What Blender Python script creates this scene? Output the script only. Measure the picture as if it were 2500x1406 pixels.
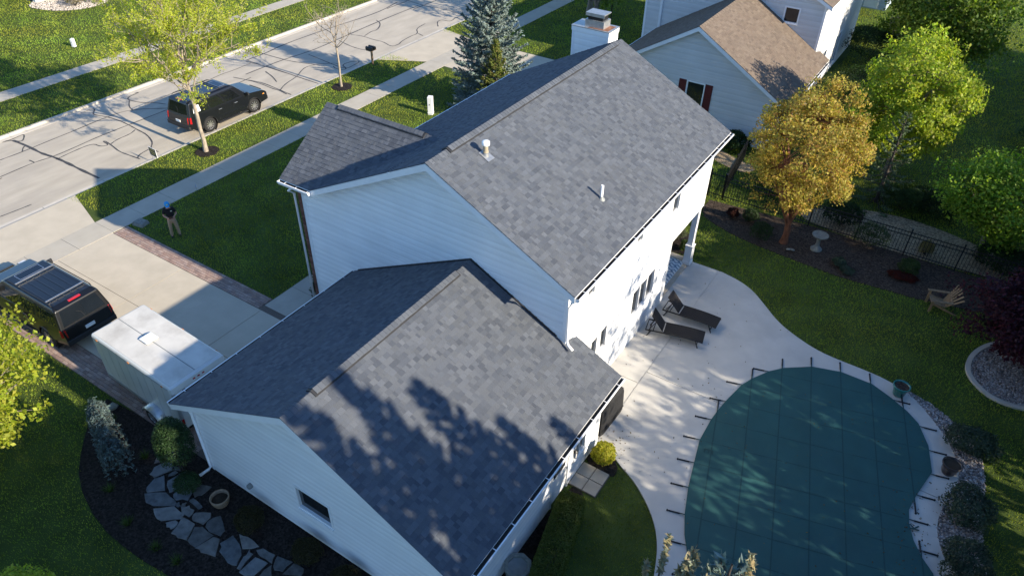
import bpy, bmesh, math, random
import numpy as np
from mathutils import Vector, Matrix
for o in list(bpy.data.objects): bpy.data.objects.remove(o)
sc = bpy.context.scene
COL = sc.collection
R = math.radians
random.seed(7)
RNG = np.random.default_rng(11)

# ------------------------------------------------------------------ camera, sky, sun, exposure
cam_d = bpy.data.cameras.new("camera"); cam = bpy.data.objects.new("camera", cam_d); COL.objects.link(cam)
CAM = np.array([2.66, -15.415, 17.814]); FPX = 1786.84
yaw, pitch, roll = R(122.2277), R(37.9197), R(1.3098)
f_ = Vector((math.cos(pitch)*math.cos(yaw), math.cos(pitch)*math.sin(yaw), -math.sin(pitch)))
r_ = Vector((math.sin(yaw), -math.cos(yaw), 0)); u_ = r_.cross(f_)
r2 = math.cos(roll)*r_ + math.sin(roll)*u_; u2 = -math.sin(roll)*r_ + math.cos(roll)*u_
m = Matrix((r2, u2, -f_)).transposed().to_4x4(); m.translation = Vector(CAM); cam.matrix_world = m
cam_d.sensor_width = 36; cam_d.lens = 36*FPX/2500; cam_d.clip_end = 2000; cam_d.clip_start = 0.1
sc.camera = cam
SUN_EL, SUN_AZ = 24.5, 0.5          # azimuth from +X towards +Y
w = bpy.data.worlds.new("World"); sc.world = w; w.use_nodes = True
nt = w.node_tree; nt.nodes.clear()
sky = nt.nodes.new("ShaderNodeTexSky"); sky.sky_type = 'NISHITA'; sky.sun_disc = False
sky.sun_elevation = R(SUN_EL); sky.sun_rotation = R(90-SUN_AZ)
sky.air_density = 1.0; sky.dust_density = 0.2; sky.ozone_density = 6.0
bg = nt.nodes.new("ShaderNodeBackground"); bg.inputs[1].default_value = 0.145
wo = nt.nodes.new("ShaderNodeOutputWorld")
nt.links.new(sky.outputs[0], bg.inputs[0]); nt.links.new(bg.outputs[0], wo.inputs[0])
sd = bpy.data.lights.new("sun", 'SUN'); sd.energy = 5.0; sd.angle = R(0.55); sd.color = (1.0, 0.89, 0.72)
sun = bpy.data.objects.new("sun", sd); COL.objects.link(sun)
sv = Vector((math.cos(R(SUN_EL))*math.cos(R(SUN_AZ)), math.cos(R(SUN_EL))*math.sin(R(SUN_AZ)), math.sin(R(SUN_EL))))
sun.rotation_euler = sv.to_track_quat('Z', 'Y').to_euler(); sun.location = sv*60
sc.view_settings.view_transform = 'Standard'; sc.view_settings.look = 'None'
sc.view_settings.exposure = 1.0; sc.view_settings.gamma = 1; sc.view_settings.use_curve_mapping = False
sc.cycles.max_bounces = 6; sc.cycles.transparent_max_bounces = 4

def project(P):
    d = np.asarray(P, float)-CAM; z = d@np.array(f_)
    return np.stack([1250+FPX*(d@np.array(r2))/z, 703-FPX*(d@np.array(u2))/z, z], -1)

# ------------------------------------------------------------------ materials
MATS = {}
def mat(name, col, rough=0.7, var=0.12, scale=3.0, bump=0.0, bscale=60.0, attr=False, metal=0.0, spec=0.4,
        coat=0.0, stain=0.0, stain_scale=0.6, stain_col=None, translucent=0.0, trans_col=None, emit=None, stretch=None, voro=0.0, detail=6):
    if name in MATS: return MATS[name]
    m = bpy.data.materials.new(name); m.use_nodes = True; MATS[name] = m
    n = m.node_tree.nodes; L = m.node_tree.links
    b = n["Principled BSDF"]; out = n["Material Output"]
    b.inputs["Roughness"].default_value = rough; b.inputs["Metallic"].default_value = metal
    b.inputs["Specular IOR Level"].default_value = spec; b.inputs["Coat Weight"].default_value = coat
    if coat: b.inputs["Coat Roughness"].default_value = 0.04
    geo = n.new("ShaderNodeNewGeometry"); pos = geo.outputs["Position"]
    if stretch:
        mp = n.new("ShaderNodeMapping"); mp.inputs["Scale"].default_value = stretch
        L.new(pos, mp.inputs[0]); pos_s = mp.outputs[0]
    else: pos_s = pos
    nz = n.new("ShaderNodeTexNoise"); nz.inputs["Scale"].default_value = scale; nz.inputs["Detail"].default_value = detail
    L.new(pos_s, nz.inputs["Vector"])
    mr = n.new("ShaderNodeMapRange"); mr.inputs[1].default_value = 0.3; mr.inputs[2].default_value = 0.7
    mr.inputs[3].default_value = 1-var; mr.inputs[4].default_value = 1+var
    L.new(nz.outputs[0], mr.inputs[0])
    def mul(a, bb):
        x = n.new("ShaderNodeMix"); x.data_type = 'RGBA'; x.blend_type = 'MULTIPLY'; x.inputs[0].default_value = 1
        for s, v in ((6, a), (7, bb)):
            if isinstance(v, tuple): x.inputs[s].default_value = v
            else: L.new(v, x.inputs[s])
        return x.outputs[2]
    base = (*col, 1)
    if attr:
        at = n.new("ShaderNodeAttribute"); at.attribute_name = "col"
        base = at.outputs["Color"] if tuple(col) == (1, 1, 1) else mul(at.outputs["Color"], base)
    cur = mul(mr.outputs[0], base)
    if stain:
        n2 = n.new("ShaderNodeTexNoise"); n2.inputs["Scale"].default_value = stain_scale; n2.inputs["Detail"].default_value = 8
        n2.inputs["Roughness"].default_value = 0.65
        L.new(pos_s, n2.inputs["Vector"])
        r2_ = n.new("ShaderNodeMapRange"); r2_.inputs[1].default_value = 0.48; r2_.inputs[2].default_value = 0.72
        r2_.inputs[3].default_value = 0; r2_.inputs[4].default_value = stain
        L.new(n2.outputs[0], r2_.inputs[0])
        x = n.new("ShaderNodeMix"); x.data_type = 'RGBA'; L.new(r2_.outputs[0], x.inputs[0]); L.new(cur, x.inputs[6])
        x.inputs[7].default_value = (*(stain_col or (col[0]*.55, col[1]*.52, col[2]*.48)), 1); cur = x.outputs[2]
    if voro:
        vo = n.new("ShaderNodeTexVoronoi"); vo.inputs["Scale"].default_value = voro; L.new(pos, vo.inputs["Vector"])
        vm = n.new("ShaderNodeMapRange"); vm.inputs[3].default_value = 0.45; vm.inputs[4].default_value = 1.5
        sp = n.new("ShaderNodeSeparateColor"); L.new(vo.outputs["Color"], sp.inputs[0]); L.new(sp.outputs[0], vm.inputs[0]); cur = mul(vm.outputs[0], cur)
    L.new(cur, b.inputs["Base Color"])
    if bump:
        nb = n.new("ShaderNodeTexNoise"); nb.inputs["Scale"].default_value = bscale; nb.inputs["Detail"].default_value = 4
        L.new(pos_s, nb.inputs["Vector"])
        bp = n.new("ShaderNodeBump"); bp.inputs["Strength"].default_value = min(1, bump); bp.inputs["Distance"].default_value = 0.02
        L.new(nb.outputs[0], bp.inputs["Height"]); L.new(bp.outputs[0], b.inputs["Normal"])
    if translucent:
        t = n.new("ShaderNodeBsdfTranslucent"); tc = mul(cur, (*(trans_col or (1.2, 1.25, 0.6)), 1)); L.new(tc, t.inputs[0])
        ms = n.new("ShaderNodeMixShader"); ms.inputs[0].default_value = translucent
        L.new(b.outputs[0], ms.inputs[1]); L.new(t.outputs[0], ms.inputs[2]); L.new(ms.outputs[0], out.inputs[0])
    if emit:
        b.inputs["Emission Color"].default_value = (*emit[:3], 1); b.inputs["Emission Strength"].default_value = emit[3]
    return m
def glass(name, tint=(0.02, 0.03, 0.035), rough=0.03):
    if name in MATS: return MATS[name]
    m = bpy.data.materials.new(name); m.use_nodes = True; MATS[name] = m
    n = m.node_tree.nodes; L = m.node_tree.links; b = n["Principled BSDF"]; b.inputs["Roughness"].default_value = rough
    b.inputs["Specular IOR Level"].default_value = 0.6
    geo = n.new("ShaderNodeNewGeometry"); nz = n.new("ShaderNodeTexNoise"); nz.inputs["Scale"].default_value = 2.5
    L.new(geo.outputs["Position"], nz.inputs["Vector"])
    cr = n.new("ShaderNodeMix"); cr.data_type = 'RGBA'; cr.inputs[6].default_value = (*tint, 1); cr.inputs[7].default_value = (*[v*2.2 for v in tint], 1)
    L.new(nz.outputs[0], cr.inputs[0]); L.new(cr.outputs[2], b.inputs["Base Color"]); return m

def M(k): return MATS[k]
mat('shingle', (1, 1, 1), 0.92, 0.16, 90, bump=.35, bscale=180, attr=True, spec=.2, stain=.12, stain_scale=.5, stain_col=(.12, .115, .105))
mat('roof_metal', (.03, .03, .032), .6, .1)
mat('siding', (.82, .82, .805), .5, .04, 1.2, attr=True, bump=.05, bscale=25, stain=.10, stain_scale=.8, stain_col=(.68, .67, .64))
mat('siding_grey', (.62, .615, .60), .55, .05, 1.0, attr=True, stain=.1, stain_scale=.7, stain_col=(.5, .49, .47))
mat('siding_blue', (.40, .47, .52), .55, .05, 1.0, attr=True)
mat('trim', (.80, .80, .79), .4, .03, 4)
mat('gutter_inside', (.03, .028, .026), .8, .4, 30)
mat('brick', (1, 1, 1), .85, .15, 40, bump=.3, attr=True, spec=.2)
mat('mortar', (.40, .37, .33), .9, .1, 30)
mat('concrete', (.48, .42, .325), .85, .07, 1.4, bump=.12, bscale=120, stain=.30, stain_scale=.45, stain_col=(.37, .325, .25), spec=.25)
mat('patio', (.51, .487, .44), .85, .07, 1.2, bump=.18, bscale=150, stain=.35, stain_scale=.9, stain_col=(.37, .36, .335), spec=.25)
mat('sidewalk', (.42, .38, .31), .88, .09, 1.6, bump=.15, bscale=120, stain=.4, stain_scale=.8, stain_col=(.31, .29, .26), spec=.2)
mat('street', (.43, .38, .305), .9, .10, 1.1, bump=.3, bscale=160, stain=.55, stain_scale=.35, stain_col=(.30, .27, .23), spec=.2, stretch=(1.6, .45, 1))
mat('kerb', (.50, .455, .385), .88, .1, 1.5, bump=.15, stain=.4, stain_col=(.36, .33, .28), spec=.2)
mat('tar', (.050, .048, .047), .7, .4, 9, spec=.4)
mat('lawn', (.056, .082, .020), .95, .30, .9, bump=1, bscale=55, stain=.45, stain_scale=2.6, stain_col=(.078, .098, .024), spec=.1)
mat('grass', (1, 1, 1), .75, .22, .55, attr=True, spec=.15, translucent=.38, trans_col=(1.25, 1.2, .6))
mat('soil', (.05, .038, .027), .95, .3, 4, bump=.8, bscale=40, spec=.1)
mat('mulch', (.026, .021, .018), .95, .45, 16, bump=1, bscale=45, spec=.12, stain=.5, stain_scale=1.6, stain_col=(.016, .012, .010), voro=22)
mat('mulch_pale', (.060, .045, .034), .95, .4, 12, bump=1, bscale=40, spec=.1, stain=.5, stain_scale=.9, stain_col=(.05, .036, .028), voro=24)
mat('stone_dust', (.27, .205, .125), .95, .3, 9, bump=.9, bscale=40, voro=20)
mat('gravel', (1, 1, 1), .85, .15, 20, attr=True, spec=.25)
mat('gravel_base', (.13, .115, .10), .95, .4, 25, bump=1, bscale=60, voro=24)
mat('flagstone', (1, 1, 1), .75, .35, 6, bump=.8, bscale=14, attr=True, stain=.45, stain_scale=3, stain_col=(.08, .075, .065), spec=.3)
mat('paver', (1, 1, 1), .88, .16, 30, bump=.3, bscale=90, attr=True, spec=.2)
mat('paver_sand', (.13, .105, .085), .95, .25, 25)
mat('bark', (.20, .165, .13), .9, .35, 14, bump=.9, bscale=40, stretch=(1, 1, .3))
mat('bark_pale', (.30, .25, .19), .9, .3, 16, bump=.7, bscale=40, stretch=(1, 1, .35))
mat('bark_red', (.17, .065, .032), .7, .45, 9, bump=.8, bscale=26, stretch=(1, 1, .5))
mat('bark_dark', (.06, .048, .04), .9, .3, 14, bump=.8, bscale=40)
mat('leaf', (1, 1, 1), .55, .18, 1.2, attr=True, spec=.3, translucent=.5)
mat('needle', (1, 1, 1), .6, .15, 2, attr=True, spec=.25, translucent=.12, trans_col=(1.1, 1.1, .7))
mat('cover', (.020, .082, .080), .65, .10, 1.1, bump=.3, bscale=260, spec=.3, stain=.35, stain_scale=.7, stain_col=(.026, .070, .082))
mat('strap', (.013, .056, .056), .8, .15, 30)
mat('spring', (.02, .02, .022), .45, .2, 40, metal=.3)
mat('black_metal', (.012, .012, .013), .45, .2, 20)
mat('wicker', (.014, .0115, .011), .7, .5, 70, bump=.8, bscale=160)
mat('wicker_frame', (.010, .009, .009), .5, .3, 60, bump=.5, bscale=120)
mat('steel', (.35, .35, .35), .35, .2, 8, metal=.8)
mat('galv', (.45, .45, .44), .4, .15, 10, metal=.7)
mat('rust', (.22, .10, .055), .8, .5, 9, bump=.3)
mat('white_plastic', (.78, .78, .76), .35, .03, 4)
mat('tan_plastic', (.34, .29, .20), .5, .1, 8)
mat('grey_plastic', (.22, .23, .22), .5, .1, 8)
mat('paint_black', (.006, .006, .006), .3, .1, 2, spec=.4, coat=.35)
mat('paint_blue_black', (.005, .006, .009), .3, .1, 2, spec=.4, coat=.3)
mat('roof_black', (.010, .011, .014), .4, .15, 3, spec=.5, coat=.3)
mat('cladding', (.02, .02, .021), .6, .15, 20)
mat('rubber', (.014, .014, .014), .8, .25, 25, bump=.3)
mat('alloy', (.55, .55, .56), .28, .05, 8, metal=.85)
mat('red_lens', (.42, .012, .014), .15, .15, 10, coat=1)
mat('amber_lens', (.6, .22, .03), .15, .1, 10, coat=1)
mat('clear_lens', (.6, .6, .62), .1, .1, 10, coat=1)
mat('trailer_white', (.58, .59, .57), .35, .04, 2, coat=.3, stain=.25, stain_scale=1.5, stain_col=(.55, .55, .52))
mat('trailer_roof', (.58, .555, .50), .55, .08, 2, stain=.6, stain_scale=.9, stain_col=(.33, .30, .255))
mat('fender', (.45, .46, .46), .35, .1, 6, metal=.6)
mat('shutter', (.10, .012, .016), .5, .1, 10)
mat('wood', (.26, .17, .09), .75, .3, 10, bump=.5, bscale=50, stretch=(1, 1, .4))
mat('wood_post', (.22, .14, .075), .8, .3, 12, bump=.4)
mat('terracotta', (.24, .17, .11), .8, .2, 10, bump=.2)
mat('teal_glaze', (.015, .14, .12), .25, .25, 6, coat=.5)
mat('dark_glaze', (.035, .02, .015), .35, .3, 6, coat=.3)
mat('cast_stone', (.19, .195, .17), .85, .25, 9, bump=.4, bscale=40)
mat('cover_fabric', (.010, .010, .011), .75, .3, 5, bump=.5, bscale=12)
mat('rug_blue', (.035, .12, .20), .95, .2, 60)
mat('rug_white', (.62, .66, .66), .95, .1, 60)
mat('porch_floor', (.42, .37, .29), .85, .12, 2, stain=.3)
mat('skin', (.42, .22, .15), .6, .08, 12)
mat('shirt', (.008, .008, .009), .85, .25, 30)
mat('khaki', (.34, .25, .155), .85, .15, 25, bump=.4, bscale=40)
mat('cap_blue', (.03, .30, .60), .7, .1, 20)
mat('cap_patch', (.55, .55, .12), .7, .1, 30)
mat('patch_cream', (.6, .58, .42), .7, .1, 30)
mat('curtain', (.30, .29, .27), .9, .2, 6, stretch=(6, 6, 1))
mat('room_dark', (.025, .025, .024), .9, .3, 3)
mat('sign_dark', (.025, .035, .02), .5, .2, 10)
mat('sign_gold', (.38, .30, .08), .5, .2, 10)
mat('flag_blue', (.02, .22, .6), .6, .1, 20)
mat('flag_orange', (.7, .15, .03), .6, .1, 20)
mat('black_edging', (.012, .012, .012), .6, .2, 10)
mat('wire', (.05, .05, .05), .6, .1, 20)
glass('glass_window', (.010, .012, .014)); glass('glass_car', (.004, .005, .006), .02); glass('glass_green', (.02, .035, .03))

# ------------------------------------------------------------------ mesh helpers
def tag(o, label=None, cat=None, group=None, kind=None):
    if label: o["label"] = label
    if cat: o["category"] = cat
    if group: o["group"] = group
    if kind: o["kind"] = kind
    return o
def empty(name, loc=(0, 0, 0), rz=0.0, label=None, cat=None, group=None):
    o = bpy.data.objects.new(name, None); COL.objects.link(o); o.location = loc; o.rotation_euler = (0, 0, rz)
    o.empty_display_size = .2
    return tag(o, label, cat, group)
def link(name, me, parent=None):
    o = bpy.data.objects.new(name, me); COL.objects.link(o)
    if parent is not None: o.parent = parent
    return o
class MB:
    def __init__(s): s.v = []; s.f = []; s.c = []; s.m = []; s.col = (1, 1, 1); s.mi = 0
    def add(s, vs, fs):
        b = len(s.v); s.v += [tuple(map(float, p)) for p in vs]
        for f in fs: s.f.append(tuple(b+i for i in f)); s.c.append(s.col); s.m.append(s.mi)
        return s
    def box(s, a, b):
        x0, y0, z0 = a; x1, y1, z1 = b
        return s.add([(x0,y0,z0),(x1,y0,z0),(x1,y1,z0),(x0,y1,z0),(x0,y0,z1),(x1,y0,z1),(x1,y1,z1),(x0,y1,z1)],
                     [(0,3,2,1),(4,5,6,7),(0,1,5,4),(1,2,6,5),(2,3,7,6),(3,0,4,7)])
    def cbox(s, c, d): return s.box([c[i]-d[i]/2 for i in range(3)], [c[i]+d[i]/2 for i in range(3)])
    def hexa(s, p):   # 8 points: bottom 4 ccw, top 4 ccw
        return s.add(p, [(0,3,2,1),(4,5,6,7),(0,1,5,4),(1,2,6,5),(2,3,7,6),(3,0,4,7)])
    def prism(s, poly, z0, z1, top=True, bottom=True):
        n = len(poly); vs = [(x, y, z0) for x, y in poly]+[(x, y, z1) for x, y in poly]
        fs = [(i, (i+1) % n, n+(i+1) % n, n+i) for i in range(n)]
        if top: fs.append(tuple(range(n, 2*n)))
        if bottom: fs.append(tuple(range(n-1, -1, -1)))
        return s.add(vs, fs)
    def sheet(s, poly, z): return s.add([(x, y, z) for x, y in poly], [tuple(range(len(poly)))])
    def bar(s, p, q, wd, ht, up=(0, 0, 1)):
        p, q = Vector(p), Vector(q); d = (q-p).normalized(); up = Vector(up)
        if abs(d.dot(up)) > .98: up = Vector((1, 0, 0))
        a = d.cross(up).normalized()*wd/2; u = a.cross(d).normalized()*ht/2
        return s.hexa([p-a-u, p+a-u, q+a-u, q-a-u, p-a+u, p+a+u, q+a+u, q-a+u])
    def tube(s, pts, rad, n=8, cap=True):
        pts = [Vector(p) for p in pts]; N = len(pts)
        if not hasattr(rad, '__len__'): rad = [rad]*N
        vs = []; ref = Vector((0, 0, 1))
        for i, p in enumerate(pts):
            d = (pts[min(i+1, N-1)]-pts[max(i-1, 0)]).normalized()
            rr = ref if abs(d.dot(ref)) < .95 else Vector((1, 0, 0))
            a = d.cross(rr).normalized(); bb = d.cross(a)
            for k in range(n):
                t = 2*math.pi*k/n; vs.append(p+(a*math.cos(t)+bb*math.sin(t))*rad[i])
        fs = [(i*n+k, i*n+(k+1) % n, (i+1)*n+(k+1) % n, (i+1)*n+k) for i in range(N-1) for k in range(n)]
        if cap: fs += [tuple(range(n-1, -1, -1)), tuple(range((N-1)*n, N*n))]
        return s.add(vs, fs)
    def lathe(s, prof, n=20, c=(0, 0, 0), axis='z'):
        vs = []
        for r, z in prof:
            for k in range(n):
                t = 2*math.pi*k/n; x, y = r*math.cos(t), r*math.sin(t)
                vs.append((c[0]+x, c[1]+y, c[2]+z) if axis == 'z' else (c[0]+x, c[1]+z, c[2]+y))
        N = len(prof)
        fs = [(i*n+k, i*n+(k+1) % n, (i+1)*n+(k+1) % n, (i+1)*n+k) for i in range(N-1) for k in range(n)]
        if axis != 'z': fs = [f[::-1] for f in fs]
        return s.add(vs, fs)
    def ribbon(s, pts, wd, z):
        P = [Vector((x, y)) for x, y in pts]; vs = []
        for i, p in enumerate(P):
            d = P[min(i+1, len(P)-1)]-P[max(i-1, 0)]
            if d.length < 1e-6: d = Vector((1, 0))
            d.normalize(); n = Vector((-d.y, d.x))*(wd(i) if callable(wd) else wd)/2
            vs += [(p.x+n.x, p.y+n.y, z), (p.x-n.x, p.y-n.y, z)]
        return s.add(vs, [(2*i, 2*i+1, 2*i+3, 2*i+2) for i in range(len(P)-1)])
    def build(s, name, mats, parent=None, world=False, smooth=False, bevel=0.0, seg=2, angle=40, col=False, subsurf=0):
        me = bpy.data.meshes.new(name)
        off = parent_origin(parent) if (world and parent is not None) else Vector((0, 0, 0))
        me.from_pydata([(x-off[0], y-off[1], z-off[2]) for x, y, z in s.v], [], s.f)
        for mm in (mats if isinstance(mats, (list, tuple)) else [mats]): me.materials.append(MATS[mm])
        if any(s.m): me.polygons.foreach_set('material_index', s.m)
        if col:
            a = me.attributes.new('col', 'FLOAT_COLOR', 'CORNER')
            buf = []
            for p, c in zip(s.f, s.c): buf += [*c, 1.0]*len(p)
            a.data.foreach_set('color', buf)
        if smooth: me.polygons.foreach_set('use_smooth', [True]*len(me.polygons))
        me.update()
        if bevel:
            bm_ = bmesh.new(); bm_.from_mesh(me); bmesh.ops.recalc_face_normals(bm_, faces=bm_.faces[:]); bm_.to_mesh(me); bm_.free()
        o = link(name, me, parent)
        if bevel:
            b = o.modifiers.new('bevel', 'BEVEL'); b.width = bevel; b.segments = seg; b.limit_method = 'ANGLE'; b.angle_limit = R(angle)
            me.polygons.foreach_set('use_smooth', [True]*len(me.polygons))
            wn = o.modifiers.new('weighted', 'WEIGHTED_NORMAL'); wn.weight = 100
        if subsurf:
            b = o.modifiers.new('sub', 'SUBSURF'); b.levels = subsurf; b.render_levels = subsurf
        return o
def parent_origin(p):
    v = Vector((0, 0, 0))
    while p is not None: v += Vector(p.location); p = p.parent
    return v
def copy_tree(o, parent=None):
    c = o.copy(); COL.objects.link(c); c.parent = parent
    for ch in list(o.children): copy_tree(ch, c)
    return c
def np_mesh(name, V, F, matname, parent=None, col=None, smooth=False, origin=None):
    V = np.asarray(V, np.float32); F = np.asarray(F, np.int32); k = F.shape[1]
    if origin is not None: V = V-np.asarray(origin, np.float32)
    me = bpy.data.meshes.new(name); me.vertices.add(len(V)); me.vertices.foreach_set('co', V.ravel())
    me.loops.add(F.size); me.loops.foreach_set('vertex_index', F.ravel())
    me.polygons.add(len(F)); me.polygons.foreach_set('loop_start', np.arange(0, F.size, k, dtype=np.int32))
    try: me.polygons.foreach_set('loop_total', np.full(len(F), k, np.int32))
    except Exception: pass
    if col is not None:
        a = me.attributes.new('col', 'FLOAT_COLOR', 'POINT'); c = np.ones((len(V), 4), np.float32); c[:, :3] = col
        a.data.foreach_set('color', c.ravel())
    me.materials.append(MATS[matname]); me.update(calc_edges=True)
    if smooth: me.polygons.foreach_set('use_smooth', np.ones(len(F), bool))
    return link(name, me, parent)
def in_poly(x, y, poly):
    inside = np.zeros(x.shape, bool); n = len(poly)
    for i in range(n):
        x0, y0 = poly[i]; x1, y1 = poly[(i+1) % n]
        if y0 == y1: continue
        c = ((y0 > y) != (y1 > y)) & (x < (x1-x0)*(y-y0)/(y1-y0)+x0); inside ^= c
    return inside
def smooth_loop(pts, it=2, closed=True):
    P = [tuple(p) for p in pts]
    for _ in range(it):
        Q = []; n = len(P)
        for i in range(n if closed else n-1):
            a, b = P[i], P[(i+1) % n]
            Q += [(a[0]*.75+b[0]*.25, a[1]*.75+b[1]*.25), (a[0]*.25+b[0]*.75, a[1]*.25+b[1]*.75)]
        if not closed: Q = [P[0]]+Q+[P[-1]]
        P = Q
    return P
def clip_half(poly, a, b, c):    # keep a*x+b*y<=c
    out = []
    for i in range(len(poly)):
        p, q = poly[i], poly[(i+1) % len(poly)]; dp = a*p[0]+b*p[1]-c; dq = a*q[0]+b*q[1]-c
        if dp <= 0: out.append(p)
        if (dp < 0 < dq) or (dq < 0 < dp):
            t = dp/(dp-dq); out.append((p[0]+t*(q[0]-p[0]), p[1]+t*(q[1]-p[1])))
    return out
FLAGSTONES = [[(-14.03, -8.63), (-13.82, -8.55), (-13.53, -8.72), (-13.15, -8.86), (-13.43, -8.99), (-13.66, -9.0)],
 [(-13.68, -9.31), (-13.86, -9.04), (-13.77, -8.94), (-13.58, -9.12)],
 [(-13.44, -9.61), (-13.55, -9.4), (-13.42, -9.04), (-13.24, -9.01), (-13.05, -9.18), (-13.24, -9.62)],
 [(-13.11, -9.96), (-13.22, -9.64), (-13.06, -9.42), (-12.6, -9.73), (-12.97, -10.04)],
 [(-12.82, -9.48), (-12.67, -8.95), (-12.3, -9.19), (-12.39, -9.67), (-12.51, -9.67)],
 [(-12.3, -9.69), (-12.16, -9.19), (-11.92, -9.33), (-11.78, -9.59), (-12.05, -9.75)],
 [(-13.12, -9.05), (-12.8, -8.9), (-12.8, -9.04), (-13.02, -9.16)],
 [(-12.98, -10.12), (-12.53, -9.79), (-12.1, -9.78), (-11.93, -9.88), (-12.42, -10.26), (-12.69, -10.28)],
 [(-12.34, -10.32), (-11.93, -9.93), (-11.47, -9.97), (-11.44, -10.08), (-11.83, -10.44), (-12.1, -10.41)],
 [(-11.73, -9.86), (-11.6, -9.69), (-11.35, -9.71), (-11.28, -9.94), (-11.56, -9.95)],
 [(-11.67, -10.39), (-11.48, -10.21), (-11.35, -10.28), (-11.38, -10.45), (-11.54, -10.46)],
 [(-11.24, -10.53), (-11.43, -10.05), (-10.96, -10.01), (-10.74, -10.44), (-10.99, -10.51)],
 [(-11.2, -9.89), (-11.25, -9.74), (-10.89, -9.53), (-10.79, -9.59), (-10.79, -9.88), (-11.05, -9.95)],
 [(-10.7, -10.44), (-10.88, -10.04), (-10.71, -9.95), (-10.28, -9.96), (-10.37, -10.44)],
 [(-10.67, -9.87), (-10.75, -9.69), (-10.59, -9.43), (-10.13, -9.66), (-10.07, -9.85), (-10.45, -9.93)],
 [(-10.35, -10.45), (-10.23, -9.98), (-10.01, -9.93), (-9.73, -10.32), (-10.13, -10.45)],
 [(-9.89, -9.99), (-9.81, -9.65), (-9.47, -9.72), (-9.16, -9.94), (-9.05, -10.17), (-9.3, -10.27), (-9.72, -10.15)],
 [(-9.68, -9.51), (-9.45, -9.46), (-8.96, -9.48), (-9.29, -9.79)],
 [(-8.94, -10.22), (-9.04, -9.95), (-9.08, -9.7), (-8.93, -9.74), (-8.82, -10.25)],
 [(-8.79, -10.3), (-8.79, -9.77), (-8.41, -9.72), (-8.42, -10.14), (-8.62, -10.27)],
 [(-8.91, -9.61), (-8.83, -9.46), (-8.41, -9.42), (-8.32, -9.64), (-8.72, -9.65)],
 [(-8.25, -9.61), (-8.34, -9.42), (-7.88, -9.33), (-7.9, -9.66), (-8.1, -9.75)],
 [(-8.3, -10.06), (-8.28, -9.68), (-8.03, -9.88)],
 [(-7.82, -9.69), (-7.81, -9.32), (-7.47, -9.28), (-7.4, -9.49)],
 [(-11.94, -9.29), (-11.97, -9.08), (-11.58, -8.91), (-11.6, -9.28), (-11.69, -9.42)],
 [(-11.73, -9.59), (-11.71, -9.47), (-11.26, -9.51), (-11.31, -9.6)],
 [(-12.98, -9.34), (-12.9, -9.11), (-12.82, -9.14), (-12.91, -9.35)],
 [(-11.97, -9.85), (-11.91, -9.76), (-11.79, -9.84), (-11.86, -9.91)],
 [(-11.83, -9.76), (-11.75, -9.68), (-11.66, -9.78), (-11.76, -9.82)]]
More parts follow.
